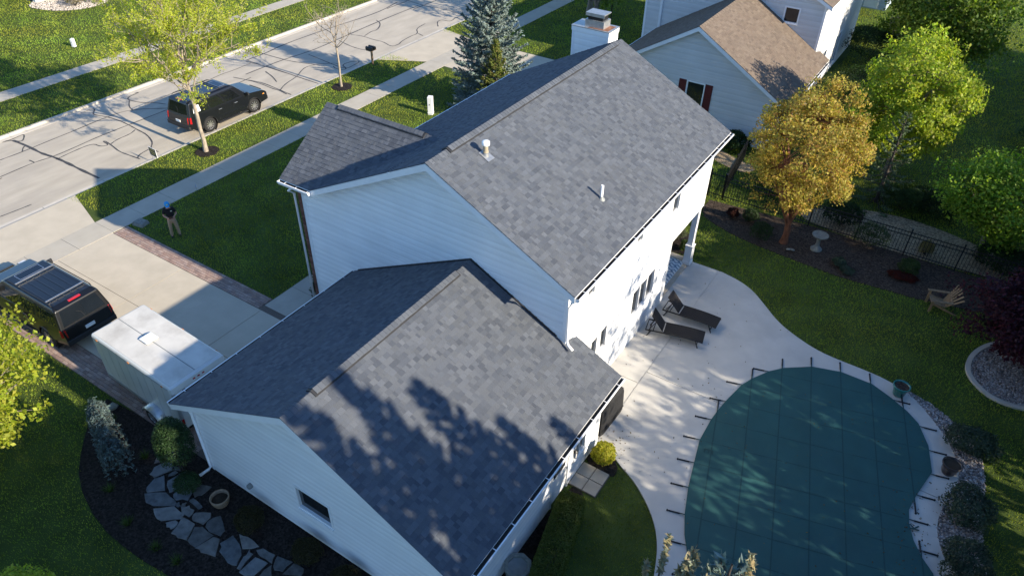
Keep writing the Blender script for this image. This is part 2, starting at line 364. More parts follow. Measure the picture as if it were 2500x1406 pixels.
TAR = [[(-38.38, -0.65), (-38.16, -0.17), (-38.33, 0.54), (-38.01, 0.43), (-37.46, -0.0), (-38.12, -0.19), (-38.26, -0.6)],
 [(-38.04, -0.17), (-36.67, -0.09), (-35.41, -0.14), (-34.53, 0.01), (-33.24, 0.02), (-32.23, 0.0), (-30.8, 0.01)],
 [(-36.44, -1.7), (-36.39, -0.6), (-36.48, 0.93), (-36.51, 2.17), (-36.65, 4.1), (-36.52, 5.6), (-34.9, 6.94)],
 [(-34.75, -2.6), (-34.85, -0.88), (-34.64, 0.01), (-34.74, 1.59), (-34.83, 2.5), (-34.8, 4.41), (-34.76, 6.75)],
 [(-36.39, -0.6), (-36.91, -0.26), (-36.84, -0.05)],
 [(-38.31, 3.77), (-38.29, 4.53), (-38.0, 4.45), (-37.58, 4.0), (-36.8, 4.27), (-35.83, 4.41), (-34.74, 4.37), (-33.88, 4.27), (-33.11, 4.22), (-32.44, 4.02), (-31.88, 3.76), (-31.47, 3.32), (-30.8, 3.32)],
 [(-38.29, 6.22), (-38.48, 6.8), (-38.22, 7.4), (-38.13, 7.26), (-38.04, 6.5), (-37.57, 6.33), (-36.64, 6.59), (-36.33, 6.91), (-35.48, 7.21)],
 [(-37.57, 6.33), (-36.89, 5.82), (-36.22, 5.62)],
 [(-34.25, -0.09), (-34.38, 1.04), (-34.37, 2.0), (-33.72, 1.98), (-33.51, 2.37), (-34.16, 2.4), (-34.12, 2.51), (-33.35, 2.4), (-32.49, 2.21), (-31.77, 2.25), (-30.91, 2.32)],
 [(-33.51, 2.37), (-33.75, 2.93), (-33.76, 3.76), (-33.99, 4.2)],
 [(-31.06, 2.29), (-31.34, 2.55), (-31.47, 3.32)],
 [(-38.4, 15.84), (-36.82, 15.93), (-34.93, 16.0)],
 [(-36.99, 14.51), (-34.99, 14.46), (-33.31, 14.47)],
 [(-35.49, 12.1), (-34.38, 12.32), (-33.33, 12.4), (-32.28, 12.28), (-31.62, 12.32), (-30.9, 12.2)],
 [(-34.52, 13.84), (-33.79, 13.66), (-32.86, 13.18)],
 [(-37.06, 14.46), (-37.01, 16.18), (-37.3, 18.01), (-37.07, 22.62), (-36.61, 26.92), (-37.15, 29.75)],
 [(-35.23, 12.86), (-35.24, 15.77), (-34.87, 18.12), (-34.99, 20.68), (-35.25, 25.24), (-35.27, 30.04)],
 [(-38.29, 15.92), (-36.08, 15.94), (-34.54, 16.02), (-32.96, 16.53)],
 [(-36.91, 14.32), (-35.27, 14.51), (-34.55, 14.54), (-32.06, 14.44), (-30.35, 14.42)],
 [(-34.6, 13.9), (-33.4, 13.48), (-32.77, 13.14)],
 [(-34.39, 12.32), (-33.42, 12.56), (-32.06, 12.43), (-30.63, 12.29)],
 [(-31.63, 12.31), (-32.14, 13.25), (-32.38, 14.44), (-33.06, 15.61), (-33.07, 16.33), (-32.08, 17.54), (-31.62, 17.38)],
 [(-34.53, 17.57), (-33.31, 17.41), (-31.86, 17.2), (-30.78, 17.13), (-30.83, 17.94), (-30.95, 18.74), (-31.43, 18.26), (-31.5, 17.46), (-30.78, 17.24), (-30.82, 16.85), (-31.38, 16.81), (-31.78, 17.01)],
 [(-34.94, 22.04), (-34.11, 22.34), (-32.9, 22.2), (-32.15, 22.31), (-31.03, 21.86), (-30.94, 22.62), (-31.17, 23.02), (-31.33, 24.36), (-31.24, 25.03), (-32.0, 25.71), (-32.17, 27.0)],
 [(-31.24, 25.03), (-30.67, 24.85)],
 [(-34.78, 20.69), (-33.34, 20.32), (-32.25, 20.29), (-31.84, 20.53)],
 [(-33.98, 22.44), (-34.23, 23.46), (-34.06, 23.89), (-34.78, 25.09), (-35.58, 25.48)],
 [(-31.01, 27.05), (-31.72, 27.82), (-31.76, 28.45), (-30.88, 28.43), (-31.24, 29.5), (-30.79, 30.68)],
 [(-31.24, -4.49), (-31.17, -3.85), (-31.11, -3.14)],
 [(-35.27, -0.88), (-34.83, -0.87)]]
# ------------------------------------------------------------------ ground, street, walks
def structure(o, label, name=None): return tag(o, label, None, None, 'structure')
g = MB(); g.sheet([(-320, -300), (320, -300), (320, 320), (-320, 320)], -.32); structure(g.build('ground', 'soil'), 'brown earth under the neighbourhood')
SW0, SW1 = -27.17, -25.82
g = MB()
g.sheet([(-30.05, -300), (300, -300), (300, 300), (-30.05, 300)], 0)
g.sheet([(-300, -300), (-38.75, -300), (-38.75, 300), (-300, 300)], 0)
structure(g.build('lawn', 'lawn'), 'mown green lawns on both sides of the street')
g = MB(); g.sheet([(-38.3, -200), (-30.5, -200), (-30.5, 200), (-38.3, 200)], -.118)
street = structure(g.build('street', 'street'), 'pale worn street with dark tar crack seams')
for n_, pl in enumerate(TAR):
    pl2 = smooth_loop(pl, 2, closed=False); big = n_ in (1, 2, 3)
    rg = random.Random(n_); g = MB()
    g.ribbon(pl2, (lambda i: .15*rg.uniform(.7, 1.25)) if n_ == 1 else ((lambda i: .075*rg.uniform(.7, 1.2)) if n_ not in (15, 16) else (lambda i: .10*rg.uniform(.8, 1.2))), -.1145+.0004*(n_ % 7))
    g.build('tar_seam', 'tar', street)
for x, y0, y1, wd in ((-36.7, 28, 130, .09), (-34.95, 29, 130, .09), (-36.2, -90, -1.8, .07), (-34.55, -90, -2.6, .07), (-34.55, 6.6, 12.7, .07), (-36.4, 6.5, 14.3, .06)):
    pts = [(x+.05*math.sin(t*1.7)+.03*math.sin(t*4.1), y0+(y1-y0)*t/14) for t in range(15)]
    MB().ribbon(smooth_loop(pts, 1, False), wd, -.1112).build('tar_seam', 'tar', street)
for y in (-8.2, -16, 30.4, 38, 46.5):
    pts = [(-38.2+7.7*t/10, y+.12*math.sin(t*1.3+y)) for t in range(11)]
    MB().ribbon(smooth_loop(pts, 1, False), .07, -.1118).build('tar_seam', 'tar', street)
for side, (a, b, c_) in enumerate(((-30.5, -30.19, -30.05), (-38.3, -38.62, -38.77))):
    kb = None
    for i in range(-30, 42):
        y0, y1 = i*3.0, i*3.0+2.985
        g = MB(); xs = sorted((a, b))
        g.box((xs[0], y0, -.3), (xs[1], y1, -.108)); xs = sorted((b, c_))
        lip = .012 if not (-9.2 < (y0+y1)/2 < -1.2 or 19 < (y0+y1)/2 < 27) or side else -.075
        g.box((xs[0], y0, -.3), (xs[1], y1, lip))
        if kb is None: kb = structure(g.build('kerb', 'kerb'), ('low concrete kerb on the near side of the street', 'pale concrete kerb on the far side of the street')[side])
        elif -40 < y0 < 75: g.build('kerb_stone', 'kerb', kb)
def slab_walk(label, x0, x1, ys, z, name='sidewalk', m='sidewalk'):
    base = MB(); base.box((x0+.02, ys[0], -.05), (x1-.02, ys[-1], z-.02)); root = structure(base.build(name, 'paver_sand'), label)
    for a, b in zip(ys[:-1], ys[1:]):
        dz = random.uniform(-.003, .004)
        MB().box((x0, a+.006, -.06), (x1, b-.006, z+dz)).build('slab', m, root)
    return root
slab_walk('concrete pavement between the front lawn and the grass verge', SW0, SW1, [-2.5+1.58*i for i in range(-18, 42)], .022)
slab_walk('concrete pavement across the street', -44.3, -43.0, [1.6*i for i in range(-14, 40)], .022)
# driveway
g = MB(); g.box((-25.8, -8.36, -.06), (-12.12, -1.87, .004)); drive = structure(g.build('driveway', 'paver_sand'), 'pale concrete driveway with brick paver borders')
xs = [-25.8, -21.2, -16.6, -12.1]; ysd = [-7.5, -5.02, -2.57]
for a, b in zip(xs[:-1], xs[1:]):
    for c0, c1 in zip(ysd[:-1], ysd[1:]): MB().box((a+.009, c0+.009, -.05), (b-.009, c1-.009, .02)).build('slab', 'concrete', drive)
MB().prism([(-27.19, -7.6), (-27.19, -2.5), (-30.03, -1.65), (-30.03, -8.5)][::-1], -.1, .012).build('apron_slab', 'concrete', drive)
PAV = [(.30, .205, .165), (.33, .235, .19), (.265, .185, .155), (.35, .26, .215), (.29, .215, .185)]
pv = []
for y0, y1, xa, xb in ((-2.555, -1.88, -25.75, -16.76), (-8.35, -7.51, -27.0, -13.0)):
    nr = round((y1-y0)/.112); dy = (y1-y0)/nr
    for r in range(nr):
        x = xa-(.112 if r % 2 else 0)
        while x < xb:
            a, b = max(x, xa), min(x+.224, xb)
            if b-a > .03: pv.append((a, b, y0+r*dy, y0+(r+1)*dy))
            x += .224
pv.sort(key=lambda q: (q[0]-CAM[0])**2+(q[2]-CAM[1])**2)
pv = [q for q in pv if not (-20 < q[0] < -13 and False)]
rest = MB()
for k, (a, b, c0, c1) in enumerate(pv):
    mm = MB() if k < 300 else rest
    cc = random.choice(PAV); s_ = random.uniform(.85, 1.12); mm.col = tuple(v*s_ for v in cc); z = .022+random.uniform(-.003, .004)
    mm.add([(a+.003, c0+.003, -.01), (b-.003, c0+.003, -.01), (b-.003, c1-.003, -.01), (a+.003, c1-.003, -.01), (a+.006, c0+.006, z), (b-.006, c0+.006, z), (b-.006, c1-.006, z), (a+.006, c1-.006, z)],
           [(4, 5, 6, 7), (0, 1, 5, 4), (1, 2, 6, 5), (2, 3, 7, 6), (3, 0, 4, 7)])
    if k < 300: mm.build('paver', 'paver', drive, col=True)
tag(rest.build('paver_field', 'paver', drive, col=True), kind='stuff')
# front walk
slab_walk('short concrete walk from the driveway along the front of the house', -16.7, -15.5, [-2.3, -.9, .5, 1.9, 3.3, 4.7], .02, 'front_path', 'sidewalk')
# neighbour driveway
g = MB(); g.box((-25.8, 20.9, -.05), (-15.8, 26.0, .004)); nd = structure(g.build('neighbour_driveway', 'paver_sand'), 'pale concrete driveway of the tan roofed house')
for a, b in ((-25.8, -22.4), (-22.4, -19), (-19, -15.8)):
    for c0, c1 in ((20.9, 23.45), (23.45, 26)): MB().box((a+.005, c0+.005, -.04), (b-.005, c1-.005, .02)).build('slab', 'concrete', nd)
MB().prism([(-27.19, 20.9), (-27.19, 26), (-30.03, 26.6), (-30.03, 19.3)], -.1, .012).build('apron_slab', 'concrete', nd)

# patio
PATIO_OUT = [(-4.33, 9.62), (-4.06, 9.62), (-2.94, 9.63), (-2.15, 9.46), (-1.5, 9.13), (-0.84, 8.52), (-0.11, 7.81), (0.61, 7.4), (1.5, 7.04), (2.28, 6.95), (3.26, 6.94), (4.0, 6.86), (4.75, 6.6), (5.3, 6.1), (5.8, 5.55), (6.17, 5.05), (6.42, 4.57), (6.62, 3.93), (6.66, 3.39), (6.49, 2.69), (6.35, 2.05), (6.35, 1.45), (6.48, .96), (6.7, .48), (6.96, .1), (7.5, -1), (7.6, -2.5), (7, -4.2), (5.6, -5.8), (3.6, -6.4), (1.6, -6.0), (.5, -5.0)]
PATIO_IN = [(.2, -3.97), (.01, -3.45), (-.29, -2.93), (-.69, -2.48), (-1.12, -2.11), (-1.59, -1.79), (-2.13, -1.55), (-2.68, -1.13)]
curve = smooth_loop(PATIO_OUT[2:]+PATIO_IN, 2, closed=False)
PATIO = [(-4.33, 9.62)]+curve+[(-3.06, -1.12), (-3.06, -1.27), (-4.27, -1.27), (-4.27, 6.5), (-4.33, 6.5)]
ins = [(x, y) for x, y in PATIO]
g = MB(); g.prism(PATIO, -.08, .028); patio = structure(g.build('patio', 'patio'), 'pale curving concrete patio round the covered pool')
def panel(poly): return MB().prism(poly, .03, .046)
P1 = clip_half(PATIO, 1, 0, -3.112); P2 = clip_half(PATIO, -1, 0, 3.078)
for poly, cuts in ((P1, [-2, 1.9, 5.7, 10]), (P2, [-8, 2.55, 12])):
    for a, b in zip(cuts[:-1], cuts[1:]):
        q = clip_half(clip_half(poly, 0, -1, -(a+.012)), 0, 1, b-.012)
        if len(q) > 2: panel(q).build('slab', 'patio', patio)
# porch floor
g = MB(); g.box((-7.2, 6.5, -.05), (-4.345, 9.75, .075)); structure(g.build('porch_floor', 'porch_floor', bevel=.01), 'tan concrete floor of the covered porch')
# beds
def bed(label, poly, z, m, name='mulch_bed', sm=2, edge=None):
    P = smooth_loop(poly, sm) if sm else poly
    o = MB().prism(P, -.02, z).build(name, m); structure(o, label); BEDS.append(P)
    if edge:
        mb = MB(); mb.ribbon(P+[P[0]], edge[1], z+.03); ob = MB()
        n = len(P); q = MB(); w2 = edge[1]/2
        for i in range(n):
            a, b = P[i], P[(i+1) % n]; d = Vector((b[0]-a[0], b[1]-a[1])); 
            if d.length < 1e-4: continue
            d.normalize(); nn = Vector((-d.y, d.x))*w2
            q.hexa([(a[0]+nn.x, a[1]+nn.y, -.02), (a[0]-nn.x, a[1]-nn.y, -.02), (b[0]-nn.x, b[1]-nn.y, -.02), (b[0]+nn.x, b[1]+nn.y, -.02), (a[0]+nn.x, a[1]+nn.y, z+.05), (a[0]-nn.x, a[1]-nn.y, z+.05), (b[0]-nn.x, b[1]-nn.y, z+.05), (b[0]+nn.x, b[1]+nn.y, z+.05)])
        q.build('edging', edge[0], o)
    return o
BEDS = []
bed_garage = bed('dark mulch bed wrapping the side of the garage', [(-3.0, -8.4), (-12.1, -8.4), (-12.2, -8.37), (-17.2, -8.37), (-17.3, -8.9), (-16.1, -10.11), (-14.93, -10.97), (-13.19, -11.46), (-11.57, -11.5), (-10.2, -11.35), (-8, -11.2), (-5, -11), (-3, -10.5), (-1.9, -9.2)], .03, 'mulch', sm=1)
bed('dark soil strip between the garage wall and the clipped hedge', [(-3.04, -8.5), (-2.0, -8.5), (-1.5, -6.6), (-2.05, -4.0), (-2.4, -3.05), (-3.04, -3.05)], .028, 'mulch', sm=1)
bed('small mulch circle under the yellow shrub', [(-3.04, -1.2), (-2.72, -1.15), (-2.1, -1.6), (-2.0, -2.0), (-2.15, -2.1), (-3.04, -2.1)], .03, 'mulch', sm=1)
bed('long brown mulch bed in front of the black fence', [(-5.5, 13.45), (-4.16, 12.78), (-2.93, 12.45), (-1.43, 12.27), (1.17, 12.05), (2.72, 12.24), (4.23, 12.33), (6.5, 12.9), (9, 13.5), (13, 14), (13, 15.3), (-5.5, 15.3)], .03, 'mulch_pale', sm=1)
bed('pale stone dust bed beyond the black fence', [(-2, 15.35), (7, 15.35), (7.5, 17), (5, 18.2), (2, 18.6), (-1, 17.4)], .02, 'stone_dust', sm=2, name='stone_bed')
bed('mulch pocket with plants beside the porch', [(-7.2, 9.8), (-4.8, 9.8), (-4.55, 10.4), (-4.9, 11.4), (-6, 12), (-7.2, 12)], .03, 'mulch', sm=1)
GR1 = [(4.0, 6.86), (4.75, 6.6), (5.3, 6.1), (5.8, 5.55), (6.17, 5.05), (6.42, 4.57), (6.62, 3.93), (6.66, 3.39), (6.49, 2.69), (6.35, 2.05), (6.35, 1.45), (6.48, .96), (6.7, .48), (6.96, .1), (7.5, -1), (8.1, -1), (7.75, .6), (7.55, 1.45), (7.47, 2.02), (7.41, 3.29), (7.18, 4.95), (6.44, 5.84), (5.69, 6.4), (4.72, 6.76)]
bed('gravel strip with evergreen shrubs along the pool deck', GR1, .032, 'gravel_base', 'gravel_bed', sm=1)
GR2 = [(6.2, 9.08), (6.5, 8.43), (7.12, 7.92), (8.07, 7.95), (9.2, 8.6), (9.8, 9.8), (9.4, 11.2), (8.2, 11.8), (6.9, 11.2), (6.3, 10.1)]
bed('round gravel bed with stone edging under the purple tree', GR2, .03, 'gravel_base', 'gravel_bed', sm=2, edge=('kerb', .16))
GR3 = [(-15.45, -2.25), (-14.75, -2.25), (-14.75, .9), (-15.45, .9)]
bed('narrow gravel strip by the front brick corner', GR3, .03, 'gravel_base', 'gravel_bed', sm=0, edge=('black_edging', .03))
GR4 = [(-58.6, 12.0), (-56.6, 12.35), (-55.2, 13.1), (-54.3, 14.6), (-54.6, 16.7), (-58, 18), (-60, 15)]
bed('pale gravel bed by the house across the street', GR4, .03, 'gravel_base', 'gravel_bed', sm=2)
GR5 = [(-55.4, 6.6), (-54.2, 7.0), (-53.6, 6.2), (-54.2, 5.2), (-56, 5.0), (-57.5, 6.0)]
bed('pale gravel patch under the olive tree across the street', GR5, .03, 'gravel_base', 'gravel_bed', sm=2)
for lab, c in (('dark mulch ring round the yellow-green street tree', (-28.61, 4.6)), ('dark mulch ring round the bare street tree', (-28.79, 14.68))):
    bed(lab, [(c[0]+.62*math.cos(t*.7)*random.uniform(.9, 1.1), c[1]+.62*math.sin(t*.7)*random.uniform(.9, 1.1)) for t in range(9)], .045, 'mulch', 'mulch_ring', sm=2)
for lab, pts in (('stone flags of the neighbour path', [(-7.4, 19.2), (-6.2, 18.5), (-4.9, 18.3), (-4.6, 19.2), (-6, 19.6), (-7.2, 20.2)]),):
    bed(lab, pts, .03, 'stone_dust', 'neighbour_path', sm=1)
def stones(label, poly, n, size, cols, z=.03, name='gravel'):
    x0, x1 = min(p[0] for p in poly), max(p[0] for p in poly); y0, y1 = min(p[1] for p in poly), max(p[1] for p in poly)
    X = RNG.uniform(x0, x1, n*3); Y = RNG.uniform(y0, y1, n*3); k = in_poly(X, Y, poly); X, Y = X[k][:n], Y[k][:n]; n = len(X)
    base = np.array([(1, 0, 0), (0, 1, 0), (-1, 0, 0), (0, -1, 0), (0, 0, .75), (0, 0, -.5)])
    F = np.array([(0, 1, 4), (1, 2, 4), (2, 3, 4), (3, 0, 4), (1, 0, 5), (2, 1, 5), (3, 2, 5), (0, 3, 5)])
    s = RNG.uniform(.6, 1.3, (n, 1, 1))*size; a = RNG.uniform(0, 6.28, n)
    V = base[None]*s*RNG.uniform(.7, 1.25, (n, 1, 3)); ca, sa = np.cos(a)[:, None], np.sin(a)[:, None]
    V = np.stack([V[..., 0]*ca-V[..., 1]*sa+X[:, None], V[..., 0]*sa+V[..., 1]*ca+Y[:, None], V[..., 2]+z+.01], -1)
    c = np.array(cols)[RNG.integers(0, len(cols), n)]*RNG.uniform(.75, 1.2, (n, 1))
    tag(np_mesh(name, V.reshape(-1, 3), (F[None]+6*np.arange(n)[:, None, None]).reshape(-1, 3), 'gravel', col=np.repeat(c, 6, 0)), label, 'gravel', None, 'stuff')
GC = [(.30, .27, .25), (.36, .33, .31), (.22, .19, .18), (.42, .40, .38), (.26, .21, .18)]
stones('loose river gravel along the pool deck', smooth_loop(GR1, 1), 5200, .045, GC)
stones('loose gravel under the purple tree', smooth_loop(GR2, 2), 5200, .045, GC)
stones('loose gravel by the brick corner', GR3, 1500, .035, [(.33, .33, .36), (.25, .25, .28), (.42, .42, .44)])
stones('pale gravel by the far house', smooth_loop(GR4, 2), 2600, .07, [(.45, .40, .34), (.38, .33, .28), (.52, .47, .42)])
# flagstone path
g = MB(); fp = structure(g.add([(-13, -9, .031), (-12.9, -9, .031), (-13, -8.9, .031)], [(0, 1, 2)]).build('flagstone_path', 'mulch'), 'curved path of irregular grey flagstones beside the garage')
EXTRA = [[(x-dx, y+dy) for x, y in p] for (dx, dy), p in zip([(-1.55, .12), (-2.9, .3), (-2.2, -.5), (-3.6, -.3), (-4.3, .2)], [FLAGSTONES[19], FLAGSTONES[16], FLAGSTONES[21], FLAGSTONES[20], FLAGSTONES[16]])]
for p in FLAGSTONES+EXTRA:
    cx = sum(q[0] for q in p)/len(p); cy = sum(q[1] for q in p)/len(p)
    area = sum(p[i][0]*p[(i+1) % len(p)][1]-p[(i+1) % len(p)][0]*p[i][1] for i in range(len(p)))
    if area < 0: p = p[::-1]
    p = [(cx+(x-cx)*1.045, cy+(y-cy)*1.045) for x, y in p]
    q = []
    for i in range(len(p)):
        a, b = p[i], p[(i+1) % len(p)]; q.append((a[0]+random.uniform(-.02, .02), a[1]+random.uniform(-.02, .02)))
        q.append(((a[0]+b[0])/2+random.uniform(-.035, .035), (a[1]+b[1])/2+random.uniform(-.035, .035)))
    s_ = random.uniform(.6, 1.4); w_ = random.uniform(.92, 1.1); mm = MB(); mm.col = (.135*s_*w_, .138*s_, .136*s_/w_); n = len(q); t = .062+random.uniform(-.01, .012)
    vs = [(x, y, .0) for x, y in q]+[(x, y, t-.012) for x, y in q]+[(cx+(x-cx)*.965, cy+(y-cy)*.965, t) for x, y in q]
    fs = [(i, (i+1) % n, n+(i+1) % n, n+i) for i in range(n)]+[(n+i, n+(i+1) % n, 2*n+(i+1) % n, 2*n+i) for i in range(n)]+[tuple(range(2*n, 3*n))]
    mm.add(vs, fs); mm.build('flagstone', 'flagstone', fp, col=True)
# stepping slabs by the garage back door
st = structure(MB().box((-3.04, -3.02, -.02), (-2.14, -2.06, .02)).build('back_step', 'paver_sand'), 'four tan concrete slabs below the garage back door')
for a, b in ((-3.03, -2.6), (-2.59, -2.16)):
    for c0, c1 in ((-3.01, -2.55), (-2.54, -2.07)): MB().box((a+.006, c0+.006, 0), (b-.006, c1-.006, .052+random.uniform(-.004, .004))).build('slab', 'porch_floor', st)
# ------------------------------------------------------------------ the house
XE, WD, Y0, Y1, HE, RISE = -3.905, 9.605, -1.909, 9.9, 5.9, 2.453
XR = XE-WD/2; PIT = RISE/(WD/2); XF = XE-WD
GXE, GW, GY0, GHE, GRISE = -2.652, 9.735, -8.84, 2.991, 2.442
GXR = GXE-GW/2; GPIT = GRISE/(GW/2); GXF = GXE-GW
WRY, WZ, WFX = .607, 7.613, -14.861
house = empty('house', (-8.7, 3.5, 0), 0, 'white two-storey house with dark grey shingle roof and attached garage', 'house')
SH = [(0.0921, 0.102, 0.1177), (0.1014, 0.111, 0.1263), (0.0846, 0.094, 0.1102), (0.0716, 0.08, 0.0952), (0.1107, 0.12, 0.1348), (0.0958, 0.104, 0.1156), (0.0781, 0.087, 0.1027), (0.1042, 0.114, 0.1305), (0.0884, 0.097, 0.1113), (0.0986, 0.107, 0.1198)]
def slope(parent, O, U, V, Lf, Rf, vmax, expo=.143, pal=SH, single=None, seed=0, tabw=(.075, .215), name='shingle_field', cap=300, matname='shingle'):
    """courses of laminated tabs on one roof slope; O eave origin, U along the eave, V up the slope"""
    rg = random.Random(seed); O, U, V = Vector(O), Vector(U).normalized(), Vector(V).normalized(); N = U.cross(V)
    if N.z < 0: N = -N
    rest = MB(); rows = int(math.ceil(vmax/expo)); singles = []
    for i in range(rows):
        v0, v1 = i*expo, min((i+1)*expo, vmax); l0, r0, l1, r1 = Lf(v0), Rf(v0), Lf(v1), Rf(v1)
        u = min(l0, l1)-rg.uniform(0, .2); end = max(r0, r1); prev = None
        while u < end:
            wd = rg.uniform(*tabw); a, b = u, u+wd; u = b
            q = [min(max(a, l0), r0), min(max(b, l0), r0), min(max(b, l1), r1), min(max(a, l1), r1)]
            if q[1]-q[0] < .004 and q[2]-q[3] < .004: continue
            c = rg.choice(pal); 
            s_ = rg.uniform(.92, 1.08); c = tuple(x*s_ for x in c); t = rg.choice((.011, .013, .018, .020)); ov = .012
            P = lambda uu, vv, nn: O+U*uu+V*vv+N*nn
            vs = [P(q[0], v0, t), P(q[1], v0, t), P(q[2], v1+ov, .004), P(q[3], v1+ov, .004), P(q[0], v0, -.006), P(q[1], v0, -.006), P(q[2], v1+ov, -.006), P(q[3], v1+ov, -.006)]
            fs = [(0, 1, 2, 3), (4, 5, 1, 0), (5, 6, 2, 1), (7, 4, 0, 3)]
            singles.append((vs, fs, c))
    if single:
        singles.sort(key=lambda s: (s[0][0]-Vector(CAM)).length if 0 < project(np.array(s[0][0]))[0] < 2500 and 0 < project(np.array(s[0][0]))[1] < 1406 else 1e9)
    for k, (vs, fs, c) in enumerate(singles):
        if single and k < cap:
            mb = MB(); mb.col = c; mb.add(vs, fs); mb.build('shingle', matname, parent, world=True, col=True)
        else: rest.col = c; rest.add(vs, fs)
    if rest.f: tag(rest.build(name, matname, parent, world=True, col=True), kind='stuff')
def ridge_caps(parent, A, B, pitA, pitB, side, vent=None, expo=.145, half=.16, pal=SH, seed=3, matname='shingle'):
    """A->B ridge line, side: horizontal unit vector of slope a; vent (start, end) distances carry a raised ridge vent"""
    rg = random.Random(seed); A, B = Vector(A), Vector(B); d = (B-A); L = d.length; d.normalize(); S = Vector(side)
    da = (S-Vector((0, 0, pitA))).normalized(); db = (-S-Vector((0, 0, pitB))).normalized()
    if vent:
        mb = MB(); p, q = A+d*vent[0], A+d*vent[1]; up = Vector((0, 0, .056)); h2 = half+.014
        for s_ in (da, db): mb.hexa([p, p+s_*h2, q+s_*h2, q, p+up, p+s_*h2+up, q+s_*h2+up, q+up])
        mb.build('ridge_vent', 'roof_metal', parent, world=True)
    n = int(L/expo)
    for i in range(n+1):
        s0 = i*expo; s1 = min(s0+expo*1.25, L)
        if s1-s0 < .02: continue
        z = .022+(.060 if vent and vent[0]-.03 < s0 < vent[1]-.1 else 0)
        mb = MB(); s_ = rg.uniform(.9, 1.1); c = rg.choice(pal[:3]); mb.col = tuple(x*s_ for x in c)
        p, q = A+d*s0, A+d*s1; up = Vector((0, 0, z)); u2_ = Vector((0, 0, z-.012)); th = Vector((0, 0, .012))
        w_ = half+rg.uniform(-.006, .006)
        vs = [p+da*w_+up, p+up*1.0, p+db*w_+up, q+da*w_+u2_, q+u2_, q+db*w_+u2_]
        vs += [v-th*1.6 for v in vs]
        mb.add(vs, [(0, 1, 4, 3), (1, 2, 5, 4), (6, 7, 1, 0), (7, 8, 2, 1), (6, 0, 3, 9), (8, 11, 5, 2)])
        mb.build('ridge_cap', matname, parent, world=True, col=True)
def gutter(parent, p, q, out, hang=.62):
    """white trough from p to q, out: outward unit vector"""
    p, q, o = Vector(p), Vector(q), Vector(out); d = (q-p); L = d.length; d.normalize(); Z = Vector((0, 0, 1)); w_, h = .13, .12; mb = MB()
    def strip(pts, mi):
        mb.mi = mi; vs = [p+o*a+Z*b for a, b in pts]+[q+o*a+Z*b for a, b in pts]; n = len(pts)
        mb.add(vs, [(i, i+1, n+i+1, n+i) for i in range(n-1)])
    strip([(.0, .0), (.0, -h), (.09, -h), (w_, -.045), (w_, 0), (w_-.036, 0)], 0)
    strip([(w_-.036, 0), (w_-.036, -.02), (.004, -.045), (.004, 0)], 1)
    mb.mi = 0
    for e in (p-d*.006, q+d*.002):
        mb.hexa([e+o*.0-Z*h, e+o*.09-Z*h, e+o*.09-Z*h+d*.004, e-Z*h+d*.004, e, e+o*w_, e+o*w_+d*.004, e+d*.004])
    g_ = mb.build('gutter', ['trim', 'gutter_inside'], parent, world=True)
    k = hang*.6
    while k < L:
        c = p+d*k; hb = MB(); hb.hexa([c-d*.012+Z*.001, c-d*.012+o*w_+Z*.001, c+d*.012+o*w_+Z*.001, c+d*.012+Z*.001, c-d*.012+Z*.006, c-d*.012+o*w_+Z*.006, c+d*.012+o*w_+Z*.006, c+d*.012+Z*.006]); hb.build('gutter_hanger', 'trim', g_, world=True); k += hang
    return g_
def gable_deck(name, xf, xr, xe, he, rise_z, y0, y1, t=.19):
    """roof body: boards, soffit and fascia in white"""
    mb = MB(); z0 = he-.02; zr = rise_z-.02
    prof = [(xf, z0), (xr, zr), (xe, z0), (xe, z0-t), (xr, zr-t*1.15), (xf, z0-t)]
    vs = [(x, y0, z) for x, z in prof]+[(x, y1, z) for x, z in prof]; n = 6
    mb.add(vs, [(i, (i+1) % n, n+(i+1) % n, n+i) for i in range(n)]+[(5, 4, 1, 0), (4, 3, 2, 1), (6, 7, 10, 11), (7, 8, 9, 10)])
    return mb.build(name, 'trim', house, world=True)
SL = math.hypot(WD/2, RISE); GSL = math.hypot(GW/2, GRISE)
main_roof = gable_deck('main_roof', XF, XR, XE, HE, HE+RISE, Y0, Y1)
nv = Vector((-1, 0, PIT)).normalized()
slope(main_roof, (XE, Y0, HE), (0, 1, 0), (-1, 0, PIT), lambda v: 0, lambda v: Y1-Y0, SL, seed=1)
def wing_cut(v):     # front slope: starts behind the valley of the cross gable
    x = XF+v/math.sqrt(1+PIT**2); z = HE+PIT*(x-XF); hw = (WZ-z)/((WZ-HE)/(WRY-Y0))
    return (WRY+max(hw, 0)-Y0) if z < WZ else 0.0
slope(main_roof, (XF, Y0, HE), (0, 1, 0), (1, 0, PIT), wing_cut, lambda v: Y1-Y0, SL, seed=2)
vw = (WZ-HE)/PIT*math.sqrt(1+PIT**2)
slope(main_roof, (XF, Y0, HE), (0, 1, 0), (1, 0, PIT), lambda v: 0, lambda v: (WRY-Y0)*min(1, v/vw), vw, seed=12)
ridge_caps(main_roof, (XR, Y0, HE+RISE), (XR, Y1, HE+RISE), PIT, PIT, (1, 0, 0), vent=(.95, Y1-Y0-.5))
